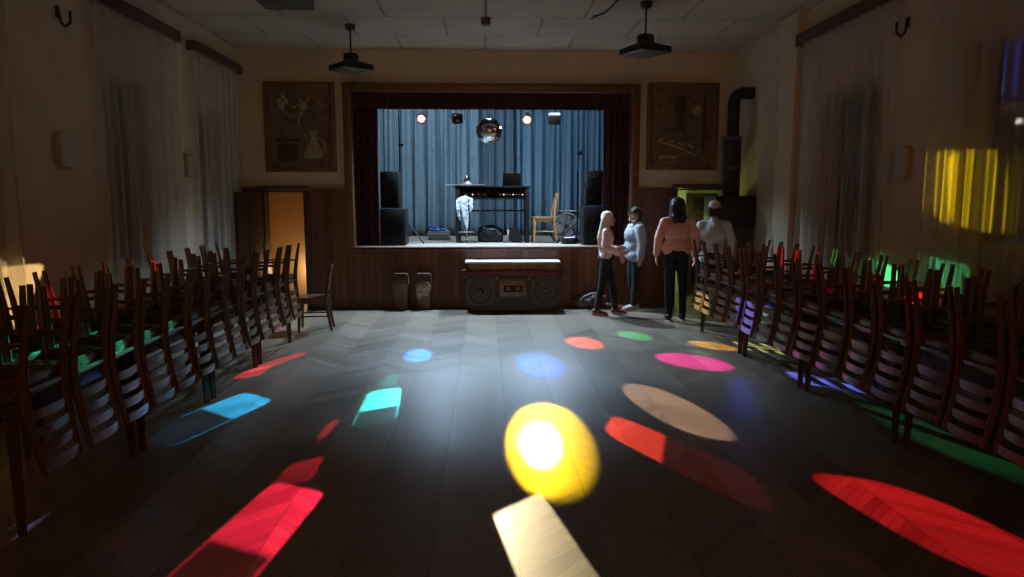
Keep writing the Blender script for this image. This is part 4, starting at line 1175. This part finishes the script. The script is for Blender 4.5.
SRC = Vector((-.465, 12.12, 3.06))        # the effect light
def beam(name, far, near, left, right, B, col, shape=2.0, soft=.15, inner=None, src=SRC, size=.012, glow=0.0):
    """A gobo spot whose patch spans far..near along the throw and left..right across it (world points).
    inner=(v0, level): beyond v0 towards the near end only an outline and a faint fill remain."""
    far, near, left, right = [Vector(p if len(p) == 3 else (*p, 0)) for p in (far, near, left, right)]
    c = (far + near) / 2
    S = Vector(src); w = (c - S).normalized()
    v = (far - near); v = (v - w * v.dot(w)).normalized(); u = v.cross(w)
    pr = lambda p: ((p - S).dot(u) / (p - S).dot(w), (p - S).dot(v) / (p - S).dot(w))
    vf, vn = pr(far)[1], pr(near)[1]; ul, ur = pr(left)[0], pr(right)[0]
    v0, b = (vf + vn) / 2, abs(vf - vn) / 2
    u0, a = (ul + ur) / 2, abs(ul - ur) / 2
    ang = 2 * math.atan(1.25 * math.hypot(a + abs(u0), b + abs(v0)) + .02)
    dist = (c - S).length
    P = 4 * PI * B * dist * dist / max(.25, abs(w.z))
    o = lamp(name, 'SPOT', S, col, P, c, size, math.degrees(ang), .05)
    l = o.data; l.use_nodes = True; nt = l.node_tree
    em = [n for n in nt.nodes if n.type == 'EMISSION'][0]
    g = N(nt, 'ShaderNodeNewGeometry')
    def dot(ax):
        n = N(nt, 'ShaderNodeVectorMath'); n.operation = 'DOT_PRODUCT'
        nt.links.new(g.outputs['Incoming'], n.inputs[0]); n.inputs[1].default_value = ax
        return n.outputs['Value']
    dw = dot(w)
    uu = math_(nt, 'DIVIDE', math_(nt, 'SUBTRACT', math_(nt, 'DIVIDE', dot(u), dw), u0), a)
    vv = math_(nt, 'DIVIDE', math_(nt, 'SUBTRACT', math_(nt, 'DIVIDE', dot(v), dw), v0), b)     # +1 far, -1 near
    r = math_(nt, 'ADD', math_(nt, 'POWER', math_(nt, 'ABSOLUTE', uu), shape), math_(nt, 'POWER', math_(nt, 'ABSOLUTE', vv), shape))
    mr = N(nt, 'ShaderNodeMapRange', interpolation_type='SMOOTHSTEP')
    nt.links.new(r, mr.inputs[0])
    mr.inputs[1].default_value = 1 + soft; mr.inputs[2].default_value = max(0.0, 1 - soft * 2)
    s = mr.outputs[0]
    if inner:
        vcut, lvl, edge = inner
        keep = math_(nt, 'GREATER_THAN', vv, vcut)
        line = math_(nt, 'GREATER_THAN', math_(nt, 'ABSOLUTE', uu), 1 - edge)
        lv = math_(nt, 'MAXIMUM', math_(nt, 'MULTIPLY', line, .45), lvl)
        s = math_(nt, 'MULTIPLY', s, math_(nt, 'MAXIMUM', keep, lv))
    nt.links.new(s, em.inputs['Strength'])
    return o

# floor patches
LAMP2 = (.725, 12.12, 3.03)               # the warm lamp right of the mirror ball
beam('beam_red_small', (-2.02, 7.80), (-2.40, 6.85), (-2.36, 7.2), (-2.06, 7.5), 7, (1, .04, .05), 3)
beam('beam_cyan', (-2.0, 6.05), (-2.40, 4.9), (-2.37, 5.6), (-1.98, 5.35), 13, (.015, .42, 1), 8, .1, (.05, .03, .08))
beam('beam_teal', (-.935, 6.2), (-.885, 5.195), (-1.04, 5.786), (-.73, 5.772), 5.5, (.05, .9, .85), 8, .1, (-.25, .03, .08))
beam('beam_teal_tip', (-.90, 6.75), (-.93, 6.25), (-1.0, 6.5), (-.83, 6.5), .9, (.1, .8, .7), 3, .2)
beam('beam_blue_small', (-.778, 7.935), (-.716, 7.281), (-.903, 7.625), (-.594, 7.613), 10, (.0, .14, 1), 2)
beam('beam_blue', (.603, 7.618), (.53, 6.562), (.312, 7.062), (.807, 7.043), 15, (.0, .045, 1), 2)
beam('beam_orange', (1.217, 8.57), (1.152, 7.861), (.95, 8.209), (1.405, 8.192), 17, (1, .15, .03), 2)
beam('beam_green', (1.873, 8.93), (1.912, 8.30), (1.679, 8.617), (2.069, 8.602), 8, (.06, 1, .28), 2)
beam('beam_amber', (2.60, 8.262), (2.80, 7.689), (2.50, 7.97), (2.86, 8.0), 10, (1, .5, .04), 3)
beam('beam_magenta', (2.006, 7.616), (2.395, 6.769), (1.947, 7.0), (2.453, 7.35), 14, (1, .0, .5), 2)
beam('beam_peach', (1.40, 6.30), (1.66, 4.75), (1.27, 5.55), (1.81, 5.35), 4.2, (1, .70, .54), 2.2, .08)
beam('beam_blue_soft', (2.2, 6.49), (2.1, 5.02), (1.98, 5.7), (2.31, 5.69), 14, (.04, .07, 1), 2, .45, src=(2.1, 11.6, 3.0))
beam('beam_yellow', (.456, 5.728), (.42, 3.802), (.13, 4.582), (.773, 4.557), 1.35, (1, .62, .01), 2.1, .16, src=LAMP2)
beam('beam_core', (.41, 5.2), (.37, 4.3), (.24, 4.72), (.53, 4.71), 3.6, (1, .90, .6), 2, .45, src=LAMP2)
beam('beam_red_streak', (.93, 5.16), (1.62, 3.75), (1.13, 4.36), (1.47, 4.56), 7.5, (1, .06, .025), 5, .12, (.1, .05, .0))
beam('beam_white', (.17, 3.76), (.40, 2.5), (.095, 3.25), (.455, 3.24), 1.7, (1, .80, .46), 20, .05)
beam('beam_red', (-1.14, 4.05), (-1.32, 2.7), (-1.385, 3.527), (-.99, 3.511), 8, (1, .02, .075), 12, .05, (-.15, .05, .1))
beam('beam_red_tip', (-1.17, 4.5), (-1.17, 4.07), (-1.28, 4.25), (-1.07, 4.25), 1.6, (1, .02, .06), 8, .1)
beam('beam_red_line', (-1.17, 5.35), (-1.19, 4.85), (-1.215, 5.1), (-1.15, 5.1), 1.6, (1, .03, .06), 3, .2)
beam('beam_red_right', (2.15, 4.12), (2.44, 2.75), (2.12, 3.25), (2.61, 3.65), 5.5, (1, .015, .03), 3, .1)
beam('beam_green_floor', (3.3, 5.4), (3.2, 4.0), (2.98, 4.6), (3.5, 4.6), .8, (.05, 1, .35), 2.5, .4, src=(.95, 11.55, 1.15))
# wall and chair patches
beam('beam_yellow_wall', (3.84, 6.0, 1.84), (3.84, 5.0, 1.76), (3.84, 5.5, 2.10), (3.84, 5.5, 1.48), 1.7, (1, .72, .0), 6, .2)
beam('beam_blue_wall', (3.84, 5.18, 2.62), (3.84, 4.7, 2.62), (3.84, 5.0, 2.85), (3.84, 5.0, 2.4), 0.6, (.06, .10, 1), 2.5, .4)
beam('beam_green_wall', (3.90, 5.9, .98), (3.90, 5.45, .98), (3.90, 5.6, 1.2), (3.90, 5.6, .8), 1.0, (.06, 1, .45), 6, .1)
beam('beam_warm_wall', (-3.74, 5.9, .9), (-3.74, 4.6, .9), (-3.74, 5.3, 1.2), (-3.74, 5.3, .55), 2, (1, .72, .34), 9, .1)
beam('beam_violet_chairs', (2.66, 7.42, .5), (2.66, 6.95, .5), (2.66, 7.2, .72), (2.66, 7.2, .28), 24, (.10, .15, 1), 6, .1)
beam('beam_amber_chairs', (2.66, 8.72, .42), (2.66, 8.2, .42), (2.66, 8.5, .58), (2.66, 8.5, .28), 11, (.9, 1, .45), 5, .1)
beam('beam_red_chairs', (3.3, 7.2, .98), (3.3, 6.2, .98), (3.3, 6.7, 1.18), (3.3, 6.7, .82), 9, (1, .01, .04), 8, .1)
beam('beam_green_sticks', (3.6, 7.25, 1.12), (3.6, 6.9, 1.12), (3.6, 6.8, 1.22), (3.6, 6.8, 1.02), 6, (.05, 1, .35), 6, .1)
beam('beam_red_left_chairs', (-2.95, 5.85, 1.08), (-2.95, 5.3, 1.08), (-2.95, 5.5, 1.22), (-2.95, 5.5, .95), 28, (1, .02, .05), 6, .1)
beam('beam_green_left_chairs', (-2.5, 4.9, .79), (-2.5, 3.3, .79), (-2.75, 3.9, .79), (-2.2, 3.9, .79), 3, (.05, 1, .55), 8, .15)
beam('beam_violet_left_chairs', (-2.18, 4.9, .45), (-2.18, 3.7, .45), (-2.18, 4.2, .62), (-2.18, 4.2, .30), 1.2, (.35, .38, 1), 6, .15)
beam('beam_red_left_backs', (-2.15, 7.6, .3), (-2.15, 7.2, .3), (-2.15, 7.35, .45), (-2.15, 7.35, .1), 8, (1, .03, .05), 6, .1)

# white work light of the stage, fixed behind the valance
for x, w_ in ((-.75, 1), (.95, 1)):
    lamp('work_light', 'SPOT', (x, 11.62, 3.35), (.53, .75, 1), w_ * 960, (x * .7, 10.0, 0), .06, 118, .9)
# stage wash on the backdrop
lamp('wash_left', 'SPOT', (-1.2, 12.0, 3.9), (.80, .92, 1), 430, (-1.0, 14.6, 2.2), .15, 110, .8)
lamp('wash_right', 'SPOT', (1.3, 12.0, 3.9), (.66, .84, 1), 240, (1.1, 14.6, 2.2), .15, 110, .8)
lamp('wash_down', 'SPOT', (.1, 12.6, 4.0), (.8, .9, 1), 230, (.1, 12.7, 1), .15, 120, .6)
lamp('gear_fill', 'SPOT', (.6, 11.5, 3.7), (.70, .86, 1), 80, (1.1, 12.9, 1.3), .1, 75, .8)  # unseen fill, added to brighten the fan and the fronts of the gear
# the lit lobby and passage, and an unseen warm ambient fill added behind the camera
lamp('lobby_lamp', 'POINT', (-3.0, 12.2, .5), (1, .72, .42), 7, size=.08)
lamp('passage_lamp', 'POINT', (3.2, 11.85, 1.15), (.88, 1, .36), 11, size=.08)
rl = lamp('rear_fill', 'AREA', (.2, -3.5, 3.4), (1, .52, .22), 20, (0, 11, 2.6), 2.0)
rl.data.spread = R(95)

# ------------------------------------------------------------------ camera
cam = bpy.data.cameras.new('camera'); co = bpy.data.objects.new('camera', cam); COL.objects.link(co)
cam.sensor_width = 36; cam.lens = 36 * 700 / 1024; cam.clip_start = .05
th = math.atan(88.5 / 700); ps = math.atan(27 / 700 * math.cos(th))
co.location = (0, 0, 1.70); co.rotation_euler = (PI / 2 - th, 0, -ps)
SC.camera = co
vs = SC.view_settings
vs.view_transform = 'Standard'; vs.look = 'None'; vs.exposure = 0; vs.gamma = 1; vs.use_curve_mapping = False
